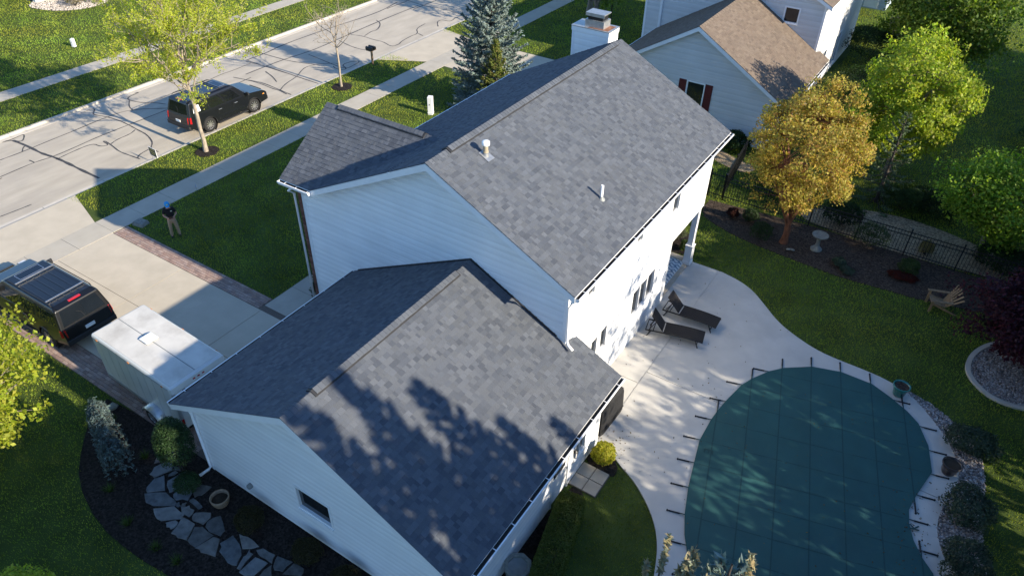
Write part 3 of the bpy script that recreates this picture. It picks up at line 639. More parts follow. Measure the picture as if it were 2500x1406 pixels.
# wing (front cross gable)
WPIT = (WZ-HE)/(WRY-Y0); XM = XF+(WZ-HE)/PIT; WSL = math.hypot(WRY-Y0, WZ-HE); FY = 2*WRY-Y0
mb = MB(); t = .18
mb.add([(WFX, Y0, HE-.02), (WFX, WRY, WZ-.02), (WFX, FY, HE-.02), (WFX, FY, HE-t), (WFX, WRY, WZ-t*1.2), (WFX, Y0, HE-t),
        (XF, Y0, HE-.02), (XM, WRY, WZ-.02), (XF, FY, HE-.02), (XF, FY, HE-t), (XM, WRY, WZ-t*1.2), (XF, Y0, HE-t)],
       [(0, 1, 4, 5), (1, 2, 3, 4), (0, 6, 7, 1), (1, 7, 8, 2), (5, 4, 10, 11), (4, 3, 9, 10), (0, 5, 11, 6), (2, 8, 9, 3)])
wing_roof = mb.build('wing_roof', 'trim', house, world=True)
slope(wing_roof, (WFX, Y0, HE), (1, 0, 0), (0, 1, WPIT), lambda v: 0, lambda v: (XF-WFX)+(XM-XF)*v/WSL, WSL, seed=4)
slope(wing_roof, (WFX, FY, HE), (1, 0, 0), (0, -1, WPIT), lambda v: 0, lambda v: (XF-WFX)+(XM-XF)*v/WSL, WSL, seed=5)
ridge_caps(wing_roof, (WFX, WRY, WZ), (XM+.05, WRY, WZ), WPIT, WPIT, (0, -1, 0), vent=(.55, XM-WFX-.55), seed=5)
# garage roof
garage_roof = gable_deck('garage_roof', GXF, GXR, GXE, GHE, GHE+GRISE, GY0, -1.515)
MB().hexa([(-4.2, -1.514, GHE+GPIT*(GXE+4.2)-.21), (GXE, -1.514, GHE-.21), (GXE, -1.0, GHE-.21), (-4.2, -1.0, GHE+GPIT*(GXE+4.2)-.21), (-4.2, -1.514, GHE+GPIT*(GXE+4.2)-.02), (GXE, -1.514, GHE-.02), (GXE, -1.0, GHE-.02), (-4.2, -1.0, GHE+GPIT*(GXE+4.2)-.02)]).build('eave_return', 'trim', garage_roof, world=True)
vj = (GXE+4.27)*math.sqrt(1+GPIT**2)
slope(garage_roof, (GXE, GY0, GHE), (0, 1, 0), (-1, 0, GPIT), lambda v: 0, lambda v: (-1.0-GY0) if v < vj else (-1.53-GY0), GSL, seed=6, single=True)
slope(garage_roof, (GXF, GY0, GHE), (0, 1, 0), (1, 0, GPIT), lambda v: 0, lambda v: -1.53-GY0, GSL, seed=7)
ridge_caps(garage_roof, (GXR, GY0, GHE+GRISE), (GXR, -1.54, GHE+GRISE), GPIT, GPIT, (1, 0, 0), vent=(.95, 6.6), seed=8)
mb = MB()      # dark step flashing against the wall
for s_, xa in ((1, GXE-1.9), (-1, GXF+.2)):
    mb.bar((GXR, -1.545, GHE+GRISE+.03), (xa, -1.545, GHE+GPIT*(GXE-xa if s_ > 0 else xa-GXF)+.03), .05, .05)
mb.build('step_flashing', 'roof_metal', garage_roof, world=True)
gutter(main_roof, (XE+.004, Y0+.02, HE-.03), (XE+.004, Y1-.02, HE-.03), (1, 0, 0))
gutter(main_roof, (XF-.004, FY+.1, HE-.03), (XF-.004, Y1-.02, HE-.03), (-1, 0, 0))
gutter(wing_roof, (WFX+.02, Y0-.004, HE-.03), (XF+.02, Y0-.004, HE-.03), (0, -1, 0), .5)
gutter(garage_roof, (GXE+.004, GY0+.02, GHE-.03), (GXE+.004, -1.02, GHE-.03), (1, 0, 0), .78)
gutter(garage_roof, (GXF-.004, GY0+.02, GHE-.03), (GXF-.004, -1.53, GHE-.03), (-1, 0, 0), .9)

# walls with lapped siding ------------------------------------------------
def siding(parent, O, U, N, poly, holes=(), expo=.104, m='siding', name='siding_wall', lap=.019):
    """poly (u,z) convex outline, holes (u0,u1,z0,z1)"""
    O, U, N = Vector(O), Vector(U), Vector(N); Z = Vector((0, 0, 1)); mb = MB(); zs = [p[1] for p in poly]; z = min(zs); n = len(poly)
    def span(zz):
        hit = []
        for i in range(n):
            (u0, z0), (u1, z1) = poly[i], poly[(i+1) % n]
            if abs(z1-z0) < 1e-9:
                if abs(zz-z0) < 1e-6: hit += [u0, u1]
                continue
            t = (zz-z0)/(z1-z0)
            if -1e-9 <= t <= 1+1e-9: hit.append(u0+t*(u1-u0))
        return (min(hit), max(hit)) if hit else None
    lev = set()
    while z < max(zs)-.01: lev.add(round(z, 4)); z += expo
    for h in holes: lev.add(round(h[2], 4)); lev.add(round(h[3], 4))
    lev.add(round(max(zs), 4)); lev = sorted(lev); base = min(zs)
    for a, b in zip(lev[:-1], lev[1:]):
        sa, sb = span(a+1e-5), span(b-1e-5)
        if not sa or not sb: continue
        iv = [(sa[0], sb[0], sa[1], sb[1])]; rw_ = int((a-base)/expo+.01); rr_ = random.Random(rw_*7+int(abs(O.x+O.y)*10)); tn_ = (.93 if rw_ % 2 else 1.0)*rr_.uniform(.97, 1.03); mb.col = (tn_, tn_, tn_)
        for h in holes:
            if h[2] < (a+b)/2 < h[3]:
                nv_ = []
                for l0, l1, r0, r1 in iv:
                    if h[0] > min(r0, r1) or h[1] < max(l0, l1): nv_.append((l0, l1, r0, r1)); continue
                    nv_ += [(l0, l1, h[0], h[0]), (h[1], h[1], r0, r1)]
                iv = nv_
        frac = lambda zz: max(0.0, (zz-base)/expo-math.floor((zz-base)/expo+2e-3))
        off = lambda zz: lap*(1-frac(zz))
        for l0, l1, r0, r1 in iv:
            if r0-l0 < .01 and r1-l1 < .01: continue
            na, nb = off(a), (.001 if frac(b) < 5e-3 else off(b))
            t_ = .6; zc, lc, rc_, nc = a+(b-a)*t_, l0+(l1-l0)*t_, r0+(r1-r0)*t_, na*.9+nb*.1
            vs = [O+U*l0+Z*a+N*na, O+U*r0+Z*a+N*na, O+U*rc_+Z*zc+N*nc, O+U*lc+Z*zc+N*nc, O+U*r1+Z*b+N*nb, O+U*l1+Z*b+N*nb, O+U*l0+Z*a, O+U*r0+Z*a]
            mb.add(vs, [(0, 1, 2, 3), (3, 2, 4, 5), (6, 7, 1, 0)])
    return mb.build(name, m, parent, world=True, col=True)
def window(parent, O, U, N, rect, mull=0, cross=False, depth=.09, room='room_dark', fr='trim', trimw=.06, curtain=0.0, shutters=None, name='window'):
    """rect (u0,u1,z0,z1) opening in the wall plane; frame with depth, panes, dark room behind"""
    O, U, N = Vector(O), Vector(U), Vector(N); Z = Vector((0, 0, 1)); u0, u1, z0, z1 = rect
    def bx(mb, a0, a1, b0, b1, n0, n1):
        P = lambda a, b, c: O+U*a+Z*b+N*c
        mb.hexa([P(a0, b0, n0), P(a1, b0, n0), P(a1, b0, n1), P(a0, b0, n1), P(a0, b1, n0), P(a1, b1, n0), P(a1, b1, n1), P(a0, b1, n1)])
    mb = MB(); tw = trimw; d0, d1 = -depth, .03
    bx(mb, u0-tw, u0+.02, z0-tw, z1+tw, d0, d1); bx(mb, u1-.02, u1+tw, z0-tw, z1+tw, d0, d1)
    bx(mb, u0+.02, u1-.02, z1-.02, z1+tw, d0, d1-.002); bx(mb, u0+.02, u1-.02, z0-tw, z0+.02, d0, d1-.002)
    for k in range(mull):
        c = u0+(u1-u0)*(k+1)/(mull+1); bx(mb, c-.045, c+.045, z0+.02, z1-.02, d0, d1-.008)
    if cross:
        zc = (z0+z1)/2; bx(mb, u0+.02, u1-.02, zc-.018, zc+.018, d0+.03, d1-.02); c = (u0+u1)/2; bx(mb, c-.012, c+.012, z0+.02, z1-.02, d0+.035, d1-.025)
    f = mb.build(name, fr, parent, world=True)
    w_ = (u1-u0)/(mull+1)
    for k in range(mull+1):
        p = MB(); bx(p, u0+w_*k+.02, u0+w_*(k+1)-.02, z0+.02, z1-.02, -.055, -.05); p.build('pane', 'glass_window', f, world=True)
    mb = MB(); bx(mb, u0-.04, u1+.04, z0-tw-.035, z0-tw, d0, .06); mb.build('sill', fr, f, world=True)
    if shutters:
        for a, b in ((u0-tw-shutters, u0-tw-.01), (u1+tw+.01, u1+tw+shutters)):
            s_ = MB(); bx(s_, a, a+.05, z0-.05, z1+.05, .005, .045); bx(s_, b-.05, b, z0-.05, z1+.05, .005, .045)
            for zz in (z0-.05, (z0+z1)/2-.03, z1-.01): bx(s_, a+.05, b-.05, zz, zz+.06, .005, .043)
            bx(s_, a+.05, b-.05, z0, z1, .005, .028); s_.build('shutter', 'shutter', f, world=True)
    return f
X, Yv, Zv = (1, 0, 0), (0, 1, 0), (0, 0, 1)
NW = -1.51
siding(house, (0, NW, 0), X, (0, -1, 0), [(-14.40, 0), (-4.29, 0), (-4.29, 5.93), (XR, 8.12), (-13.3, 5.74), (-14.40, 5.74)], name='gable_wall')
wins = [(5.87, 6.47, 4.22, 5.35), (2.93, 3.39, 4.62, 5.35), (-.34, .10, 4.62, 5.35), (3.3, 5.1, 1.34, 2.48), (.92, 1.36, 1.6, 2.5), (.27, .69, 1.6, 2.5)]
siding(house, (-4.29, 0, 0), Yv, X, [(NW, 0), (6.5, 0), (6.5, 2.79), (NW, 2.79)], wins[3:], name='rear_wall')
siding(house, (-4.29, 0, 2.79), Yv, X, [(NW, 0), (9.6, 0), (9.6, 3.1), (NW, 3.1)], [(a, b, c-2.79, d-2.79) for a, b, c, d in wins[:3]], name='rear_wall')
for w_ in wins[:3]: window(house, (-4.29, 0, 0), Yv, X, w_, trimw=.05)
tw_ = window(house, (-4.29, 0, 0), Yv, X, wins[3], mull=2)
for w_ in wins[4:]: window(house, (-4.29, 0, 0), Yv, X, w_)
# rooms behind the glass, porch walls, far and front walls
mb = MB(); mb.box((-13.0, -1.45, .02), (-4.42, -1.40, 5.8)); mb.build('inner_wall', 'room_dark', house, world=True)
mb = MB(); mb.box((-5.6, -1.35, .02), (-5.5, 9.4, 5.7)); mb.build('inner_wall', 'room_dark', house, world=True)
siding(house, (0, 6.5, 0), X, Yv, [(-7.2, 0), (-4.29, 0), (-4.29, 2.79), (-7.2, 2.79)], name='porch_wall')
siding(house, (-7.2, 0, 0), Yv, X, [(6.5, 0), (9.6, 0), (9.6, 2.79), (6.5, 2.79)], name='porch_wall')
MB().box((-7.2, 6.5, 2.70), (-4.30, 9.59, 2.788)).build('porch_ceiling', 'trim', house, world=True)
siding(house, (0, 9.6, 0), X, Yv, [(-13.1, 0), (-7.2, 0), (-7.2, 2.79), (-13.1, 2.79)], name='far_wall')
siding(house, (0, 9.6, 0), X, Yv, [(-13.1, 2.79), (-4.29, 2.79), (-4.29, 5.93), (XR, 8.12), (-13.1, 5.93)], name='far_wall')
siding(house, (-13.1, 0, 0), Yv, (-1, 0, 0), [(2.7, 0), (9.6, 0), (9.6, 5.75), (2.7, 5.75)], name='front_wall')
# brick front of the wing: lapped courses of bricks, the corner bricks one by one
mb = MB(); mb.box((-14.43, NW+.04, 0), (-14.41, 2.7, 5.7)); mb.build('brick_backing', 'mortar', house, world=True)
BR = [(.17, .075, .05), (.20, .09, .065), (.14, .06, .045), (.22, .11, .08)]
field = MB(); k = 0; z = .1
while z < 5.75:
    y = NW-.055-(.11 if k % 2 else 0)
    while y < 2.7:
        a = max(y, NW-.055); s_ = random.uniform(.8, 1.15); cc = tuple(v*s_ for v in random.choice(BR))
        if y+.208-a > .04:
            if a < NW+.2:
                b = MB(); b.col = cc; b.box((-14.53, a, z), (-14.405 if a < NW else -14.42, y+.208, z+.062)); b.build('brick', 'brick', house, world=True, col=True)
            else: field.col = cc; field.box((-14.53, a, z), (-14.42, y+.208, z+.062))
        y += .218
    z += .074; k += 1
tag(field.build('brick_field', 'brick', house, world=True, col=True), kind='stuff')
# corner boards and downspouts
for x, y, z0, z1 in ((-4.29, NW, 0, 5.72), (-4.29, 9.6, 2.75, 5.72)):
    MB().box((x-.10, y-.022, z0) if y < 0 else (x-.1, y-.01, z0), (x+.024, y+.09 if y < 0 else y+.024, z1)).build('corner_board', 'trim', house, world=True)
MB().box((-14.40, NW-.024, 0), (-14.27, NW+.02, 5.72)).build('corner_board', 'trim', house, world=True)
MB().box((-4.39, 6.42, 0), (-4.266, 6.524, 2.79)).build('corner_board', 'trim', house, world=True)
mb = MB(); mb.tube([(-3.84, -1.78, 5.76), (-4.12, -1.62, 5.45), (-4.2, -1.58, 5.2), (-4.2, -1.575, 3.98), (-4.12, -1.62, 3.90), (-3.95, -1.66, 3.82)], .04, 8)
mb.build('downspout', 'trim', house, world=True, smooth=True)
mb = MB(); mb.tube([(GXF-.06, GY0+.1, GHE-.14), (GXF+.22, -8.52, 2.62), (GXF+.30, -8.50, 2.5), (GXF+.30, -8.50, .2), (GXF+.28, -8.58, .12), (GXF+.2, -8.85, .07)], .045, 8)
mb.build('downspout', 'trim', house, world=True, smooth=True)
mb = MB(); mb.tube([(-14.3, Y0-.06, HE-.15), (-14.5, Y0-.02, HE-.32), (-14.62, -1.62, HE-.6), (-14.62, -1.6, .2)], .04, 8); mb.build('downspout', 'trim', house, world=True, smooth=True)
# porch column
mb = MB(); mb.box((-4.52, 9.28, .08), (-4.30, 9.50, 2.70)); mb.build('porch_column', 'trim', house, world=True, bevel=.01)
mb = MB(); mb.box((-4.56, 9.24, .08), (-4.26, 9.54, .95)); mb.box((-4.58, 9.22, .95), (-4.24, 9.56, 1.0)); mb.box((-4.58, 9.22, .076), (-4.24, 9.56, .22)); mb.build('column_base', 'trim', house, world=True, bevel=.01)
# garage walls
gw = [(-8.22, -7.03, 1.22, 2.08)]
siding(house, (0, -8.44, 0), X, (0, -1, 0), [(-12.08, .06), (-3.05, .06), (-3.05, 2.98), (GXR, 5.22), (-12.08, 2.93)], gw, name='garage_gable_wall', lap=.012)
MB().box((-12.07, -8.43, 0), (-3.06, -8.3, .07)).build('foundation', 'kerb', house, world=True)
window(house, (0, -8.44, 0), X, (0, -1, 0), gw[0], trimw=.05, depth=.1)
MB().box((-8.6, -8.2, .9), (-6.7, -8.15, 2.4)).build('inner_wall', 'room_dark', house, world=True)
gw2 = [(-2.72, -2.31, .95, 1.68)]
siding(house, (-3.05, 0, 0), Yv, X, [(-8.44, .06), (-1.25, .06), (-1.25, 2.9), (-8.44, 2.9)], [(-3.62-.44, -3.18, .06, 2.1)]+[(-2.78, -2.2, .9, 1.95)], name='garage_rear_wall', lap=.012)
window(house, (-3.05, 0, 0), Yv, X, (-2.78, -2.2, .9, 1.95), cross=True, trimw=.05)
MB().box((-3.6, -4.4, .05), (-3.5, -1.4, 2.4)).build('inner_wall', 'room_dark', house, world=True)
mb = MB(); mb.box((-3.12, -4.06, .07), (-3.07, -3.18, 2.1)); dr = mb.build('back_door', 'trim', house, world=True)
mb = MB(); mb.box((-3.07, -3.95, 1.15), (-3.062, -3.30, 1.95)); mb.build('pane', 'glass_window', dr, world=True)
mb = MB(); mb.box((-3.07, -4.12, .06), (-3.02, -4.06, 2.16)); mb.box((-3.07, -3.18, .06), (-3.02, -3.12, 2.16)); mb.box((-3.07, -4.06, 2.1), (-3.02, -3.18, 2.16)); mb.build('door_frame', 'trim', dr, world=True)
mb = MB(); mb.lathe([(0, 0), (.03, .01), (.03, .035), (0, .05)], 10, (-3.03, -3.25, 1.0)); mb.build('door_knob', 'steel', dr, world=True)
siding(house, (0, -1.25, 0), X, Yv, [(-4.29, .05), (-3.05, .05), (-3.05, 2.95), (-4.29, 3.5)], name='garage_return_wall')
mb = MB(); mb.box((-3.13, -1.33, .05), (-3.03, -1.23, 2.85)); mb.box((-3.13, -8.46, .05), (-3.03, -8.36, 2.85)); mb.box((-12.1, -8.46, .05), (-12.0, -8.36, 2.85)); mb.build('corner_board', 'trim', house, world=True)
siding(house, (-12.08, 0, 0), Yv, (-1, 0, 0), [(-8.44, .06), (-1.51, .06), (-1.51, 2.9), (-8.44, 2.9)], [(-7.4, -2.5, .06, 2.3)], name='garage_front_wall')
gd = MB().box((-12.06, -7.4, .03), (-12.03, -2.5, 2.3)).build('garage_door', 'trim', house, world=True)
for r in range(4):
    for c_ in range(6): MB().box((-12.075, -7.3+c_*.815, .12+r*.56), (-12.061, -6.65+c_*.815, .52+r*.56)).build('door_panel', 'trim', gd, world=True, bevel=.006, seg=1)
# lantern by the door, wall vent on the garage side
mb = MB(); mb.box((-3.04, -3.17, 1.62), (-3.0, -3.07, 1.80)); mb.tube([(-3.0, -3.12, 1.75), (-2.9, -3.12, 1.80), (-2.86, -3.12, 1.74)], .012, 6)
ln = mb.build('wall_lantern', 'black_metal', house, world=True)
mb = MB(); mb.lathe([(.001, .30), (.06, .24), (.075, .235), (.075, .225), (.062, .22)], 6, (-2.86, -3.12, 1.44)); mb.lathe([(.05, 0), (.055, .012), (.0, .0)], 6, (-2.86, -3.12, 1.44))
for k in range(6):
    a = math.pi/3*k; mb.bar((-2.86+.048*math.cos(a), -3.12+.048*math.sin(a), 1.44), (-2.86+.062*math.cos(a), -3.12+.062*math.sin(a), 1.66), .01, .01)
mb.build('lantern_frame', 'black_metal', ln, world=True)
mb = MB(); mb.lathe([(.044, .01), (.056, .215)], 6, (-2.86, -3.12, 1.44)); mb.build('lantern_glass', 'clear_lens', ln, world=True)
mb = MB(); mb.lathe([(.085, 0), (.085, .10), (.06, .125), (0, .125)], 8, (0, 0, 0)); wv = mb.build('wall_vent', 'grey_plastic', house)
wv.location = Vector((-10.28, -8.45, .6))-Vector(house.location); wv.rotation_euler = (R(90), R(22), 0)
# roof penetrations
def roof_z(x): return HE+PIT*(XE-x)
vx, vy = -8.0, -.06; vz = roof_z(vx)
fl = MB().box((-.17, -.15, -.0), (.22, .15, .012)).build('vent_flashing', 'galv', house); fl.location = Vector((vx, vy, vz+.024))-Vector(house.location); fl.rotation_euler = (0, math.atan(PIT), 0)
mb = MB(); mb.lathe([(.11, -.06), (.075, .1), (.0751, .11)], 14, (vx, vy, vz)); mb.build('vent_collar', 'galv', house, world=True, smooth=True)
mb = MB(); mb.lathe([(.07, .05), (.07, .33)], 14, (vx, vy, vz)); mb.lathe([(.085, .12), (.085, .15), (.07, .152)], 14, (vx, vy, vz)); mb.build('vent_pipe', 'tan_plastic', house, world=True, smooth=True)
mb = MB(); mb.lathe([(.07, .33), (.115, .34), (.118, .36), (.118, .43), (.10, .455), (.05, .47), (0, .472)], 16, (vx, vy, vz)); mb.build('vent_cap', 'white_plastic', house, world=True, smooth=True)
px_, py_ = -5.2, 1.92; pz = roof_z(px_)
mb = MB(); mb.lathe([(.045, -.02), (.045, .46), (.036, .461), (.036, .30), (0, .30)], 12, (px_, py_, pz)); mb.build('plumbing_pipe', 'white_plastic', house, world=True, smooth=True)
mb = MB(); mb.lathe([(.13, -.09), (.11, -.0), (.06, .05), (.048, .09)], 14, (px_, py_, pz)); mb.build('pipe_boot', 'grey_plastic', house, world=True, smooth=True)
# chimney on the far gable
CX0, CX1, CY0, CY1, CZ = -10.82, -9.24, 9.92, 10.75, 8.46
ch = MB().box((CX0+.03, CY0+.03, 0), (CX1-.03, CY1-.03, CZ-.02)).build('chimney', 'trim', house, world=True)
siding(ch, (0, CY0+.03, 0), X, (0, -1, 0), [(CX0+.08, 5), (CX1-.08, 5), (CX1-.08, CZ-.18), (CX0+.08, CZ-.18)], name='chimney_siding', expo=.12)
siding(ch, (CX1-.03, 0, 0), Yv, X, [(CY0+.08, 4), (CY1-.08, 4), (CY1-.08, CZ-.18), (CY0+.08, CZ-.18)], name='chimney_siding', expo=.12)
mb = MB()
for x in (CX0, CX1-.09):
    for y in (CY0, CY1-.09): mb.box((x, y, 3), (x+.09, y+.09, CZ-.17))
mb.box((CX0-.02, CY0-.02, CZ-.17), (CX1+.02, CY1+.02, CZ)); mb.build('corner_board', 'trim', ch, world=True)
mb = MB(); mb.box((CX0-.035, CY0-.035, CZ), (CX1+.035, CY1+.035, CZ+.03)); mb.build('chimney_cap', 'chimney_cap_metal' if 'chimney_cap_metal' in MATS else 'galv', ch, world=True)
mb = MB(); mb.prism([(CX0+.62, CY0+.02), (CX1-.08, CY0+.05), (CX1-.05, CY1-.1), (CX1-.5, CY1-.1), (CX1-.65, CY0+.5)], CZ+.031, CZ+.034); mb.build('rust_patch', 'rust', ch, world=True)
fx0, fx1, fy0, fy1 = -10.35, -9.55, 10.05, 10.62
mb = MB(); mb.box((fx0, fy0, CZ+.03), (fx1, fy1, CZ+.30)); mb.build('flue_box', 'galv', ch, world=True)
mb = MB(); mb.box((fx0+.08, fy0+.06, CZ+.30), (fx1-.08, fy1-.06, CZ+.52)); mb.build('flue_screen', 'black_metal', ch, world=True)
mb = MB(); mb.box((fx0+.0, fy0+.0, CZ+.52), (fx1-.0, fy1-.0, CZ+.56)); mb.box((fx0+.0, fy0+.0, CZ+.44), (fx1, fy0+.01, CZ+.52)); mb.build('flue_lid', 'galv', ch, world=True)
# ------------------------------------------------------------------ neighbouring houses
nb = empty('neighbour_house', (-9.5, 27, 0), 0, 'white sided house with tan brown shingle roof and red shutters', 'house')
TAN = [(.160, .124, .094), (.148, .114, .087), (.172, .134, .101), (.138, .106, .082), (.155, .118, .090), (.166, .130, .100)]
def nb_deck(parent, name, xf, xr, xe, he, zr, y0, y1, t=.2):
    mb = MB(); prof = [(xf, he-.02), (xr, zr-.02), (xe, he-.02), (xe, he-t), (xr, zr-t*1.2), (xf, he-t)]
    vs = [(x, y0, z) for x, z in prof]+[(x, y1, z) for x, z in prof]; n = 6
    mb.add(vs, [(i, (i+1) % n, n+(i+1) % n, n+i) for i in range(n)]+[(5, 4, 1, 0), (4, 3, 2, 1), (6, 7, 10, 11), (7, 8, 9, 10)])
    return mb.build(name, 'trim', parent, world=True)
NY, NX, NZ, NHW, NP = 21.0, -9.5, 5.7, 5.2, .6
lr = nb_deck(nb, 'low_roof', NX-NHW, NX, NX+NHW, NZ-NP*NHW, NZ, NY, 28.85)
nsl = math.hypot(NHW, NP*NHW)
slope(lr, (NX+NHW, NY, NZ-NP*NHW), (0, 1, 0), (-1, 0, NP), lambda v: 0, lambda v: 7.84 if v > .75 else 8.3, nsl, seed=21, pal=TAN, tabw=(.18, .36), name='tan_shingle_field')
slope(lr, (NX-NHW, NY, NZ-NP*NHW), (0, 1, 0), (1, 0, NP), lambda v: 0, lambda v: 7.84, nsl, seed=22, pal=TAN, tabw=(.18, .36), name='tan_shingle_field')
ridge_caps(lr, (NX, NY, NZ), (NX, 28.8, NZ), NP, NP, (1, 0, 0), pal=TAN, expo=.29, half=.15, seed=9)
siding(nb, (0, 21.35, 0), X, (0, -1, 0), [(NX-4.75, 0), (NX+4.75, 0), (NX+4.75, NZ-NP*4.75-.2), (NX, NZ-.22), (NX-4.75, NZ-NP*4.75-.2)], [(-9.72, -8.78, 1.25, 2.7)], m='siding_grey', name='gable_wall', expo=.15)
window(nb, (0, 21.35, 0), X, (0, -1, 0), (-9.72, -8.78, 1.25, 2.7), shutters=.42, trimw=.05)
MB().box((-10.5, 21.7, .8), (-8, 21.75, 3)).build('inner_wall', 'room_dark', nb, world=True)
siding(nb, (NX+4.75, 0, 0), Yv, X, [(21.35, 0), (28.8, 0), (28.8, 2.55), (21.35, 2.55)], m='siding_grey', name='rear_wall', expo=.15)
siding(nb, (NX-4.75, 0, 0), Yv, (-1, 0, 0), [(21.35, 0), (28.8, 0), (28.8, 2.55), (21.35, 2.55)], m='siding_grey', name='front_wall', expo=.15)
gutter(lr, (NX+NHW+.004, NY+.02, NZ-NP*NHW-.03), (NX+NHW+.004, 28.8, NZ-NP*NHW-.03), (1, 0, 0))
gutter(lr, (NX-NHW-.004, NY+.02, NZ-NP*NHW-.03), (NX-NHW-.004, 28.8, NZ-NP*NHW-.03), (-1, 0, 0))
TX0, TX1, TY0, TY1, TH = -15.8, -5.1, 28.85, 41.0, 5.6
txr = (TX0+TX1)/2; tzr = TH+.5*(TX1-TX0+.7)/2
siding(nb, (0, TY0, 0), X, (0, -1, 0), [(TX0, 0), (TX1, 0), (TX1, TH), (txr, tzr-.25), (TX0, TH)], [(-7.28, -6.5, 4.35, 5.15)], m='siding_grey', name='tall_gable_wall', expo=.15)
window(nb, (0, TY0, 0), X, (0, -1, 0), (-7.28, -6.5, 4.35, 5.15), trimw=.06)
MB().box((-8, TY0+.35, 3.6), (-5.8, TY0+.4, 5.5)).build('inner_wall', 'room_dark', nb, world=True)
siding(nb, (TX1, 0, 0), Yv, X, [(TY0, 0), (TY1, 0), (TY1, TH), (TY0, TH)], [(31, 32.4, .9, 2.2), (34.6, 36.2, .3, 2.3)], m='siding_grey', name='tall_rear_wall', expo=.15)
window(nb, (TX1, 0, 0), Yv, X, (31, 32.4, .9, 2.2), mull=1); window(nb, (TX1, 0, 0), Yv, X, (34.6, 36.2, .3, 2.3), mull=1)
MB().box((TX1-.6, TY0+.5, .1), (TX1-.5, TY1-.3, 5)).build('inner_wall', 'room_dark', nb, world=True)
siding(nb, (TX0, 0, 0), Yv, (-1, 0, 0), [(TY0, 0), (TY1, 0), (TY1, TH), (TY0, TH)], m='siding_grey', name='tall_front_wall', expo=.15)
tr = nb_deck(nb, 'tall_roof', TX0-.35, txr, TX1+.35, TH+.02, tzr, TY0-.35, TY1+.3)
tsl = math.hypot((TX1-TX0+.7)/2, tzr-TH)
for s_, xo in ((-1, TX1+.35), (1, TX0-.35)):
    slope(tr, (xo, TY0-.35, TH+.02), (0, 1, 0), (s_, 0, .5), lambda v: 0, lambda v: TY1-TY0+.65, tsl, seed=23+s_, pal=TAN, tabw=(.3, .6), expo=.2, name='tan_shingle_field')
MB().box((-14.8, TY0-.09, 0), (-14.66, TY0-.02, 5.4)).build('downspout', 'trim', nb, world=True)
MB().box((TX0-.02, TY0-.03, 0), (TX0+.1, TY0+.1, TH)).build('corner_board', 'trim', nb, world=True)
MB().box((TX1-.1, TY0-.03, 0), (TX1+.03, TY0+.1, TH)).build('corner_board', 'trim', nb, world=True)
# pale blue shed further on
sh = empty('garden_shed', (-6.0, 52, 0), 0, 'pale blue sided shed behind the tan roofed house', 'shed')
siding(sh, (0, 50.5, 0), X, (0, -1, 0), [(-9, 0), (-4.6, 0), (-4.6, 2.6), (-6.8, 3.9), (-9, 2.6)], [(-6.2, -5.3, .05, 2.0)], m='siding_blue', name='wall', expo=.16)
siding(sh, (-4.6, 0, 0), Yv, X, [(50.5, 0), (54, 0), (54, 2.6), (50.5, 2.6)], m='siding_blue', name='wall', expo=.16)
MB().box((-6.2, 50.52, .05), (-5.3, 50.56, 2.0)).build('door', 'trim', sh, world=True)
mb = MB(); mb.box((-6.27, 50.46, .05), (-6.2, 50.55, 2.07)); mb.box((-5.3, 50.46, .05), (-5.23, 50.55, 2.07)); mb.box((-6.2, 50.46, 2.0), (-5.3, 50.55, 2.07)); mb.build('door_frame', 'trim', sh, world=True)
nb_deck(sh, 'roof', -9.3, -6.8, -4.3, 2.6, 4.05, 50.2, 54.3)
# house across the street
fh = empty('far_house', (-64, 16, 0), 0, 'cream house corner with dark garage opening across the street', 'house')
siding(fh, (-58.6, 0, 0), Yv, X, [(13.0, 0), (24, 0), (24, 3), (13.0, 3)], m='siding', name='wall', expo=.16)
siding(fh, (0, 13.0, 0), X, (0, -1, 0), [(-70, 0), (-58.6, 0), (-58.6, 3), (-64.3, 6), (-70, 3)], [(-60.9, -58.95, .02, 2.2)], m='siding', name='wall', expo=.16)
MB().box((-60.9, 13.02, .02), (-58.95, 13.06, 2.2)).build('door', 'cladding', fh, world=True)
nb_deck(fh, 'roof', -70.4, -64.3, -58.2, 3.05, 6.2, 12.6, 24.4)

# ------------------------------------------------------------------ pool cover
POOL = [(1.35, -4.2), (.89, -3.44), (.5, -2.75), (.25, -2.13), (-.02, -1.21), (-.22, -.26), (-.41, .67), (-.42, 1.68), (-.39, 2.09), (-.32, 2.7), (-.12, 3.77), (.07, 4.25), (.44, 4.93), (.83, 5.4), (1.65, 6.03), (2.57, 6.33), (3.59, 6.32), (4.27, 6.0), (4.84, 5.65), (5.23, 5.3), (5.66, 4.47), (5.92, 3.43), (5.68, 2.29), (5.58, 1.6), (5.67, 1.12), (5.87, .61), (6.15, .18), (6.49, -.18), (6.75, -1), (6.7, -2.2), (6, -3.6), (4.8, -4.6), (3.3, -5), (2.2, -4.85)]
bm = bmesh.new(); vs = [bm.verts.new((x, y, .075)) for x, y in POOL]; bm.faces.new(vs)
ca, sa = math.cos(R(14.6)), math.sin(R(14.6))
AO = [-4.08+.97*k for k in range(0, 11)]; BO = [.17+.97*k for k in range(0, 8)]
for off in [o+d for o in AO for d in (-.3, 0, .3)]: bmesh.ops.bisect_plane(bm, geom=bm.verts[:]+bm.edges[:]+bm.faces[:], plane_co=(-sa*off, ca*off, 0), plane_no=(-sa, ca, 0))
for off in [o+d for o in BO for d in (-.3, 0, .3)]: bmesh.ops.bisect_plane(bm, geom=bm.verts[:]+bm.edges[:]+bm.faces[:], plane_co=(ca*off, sa*off, 0), plane_no=(ca, sa, 0))
poly_np = np.array(POOL)
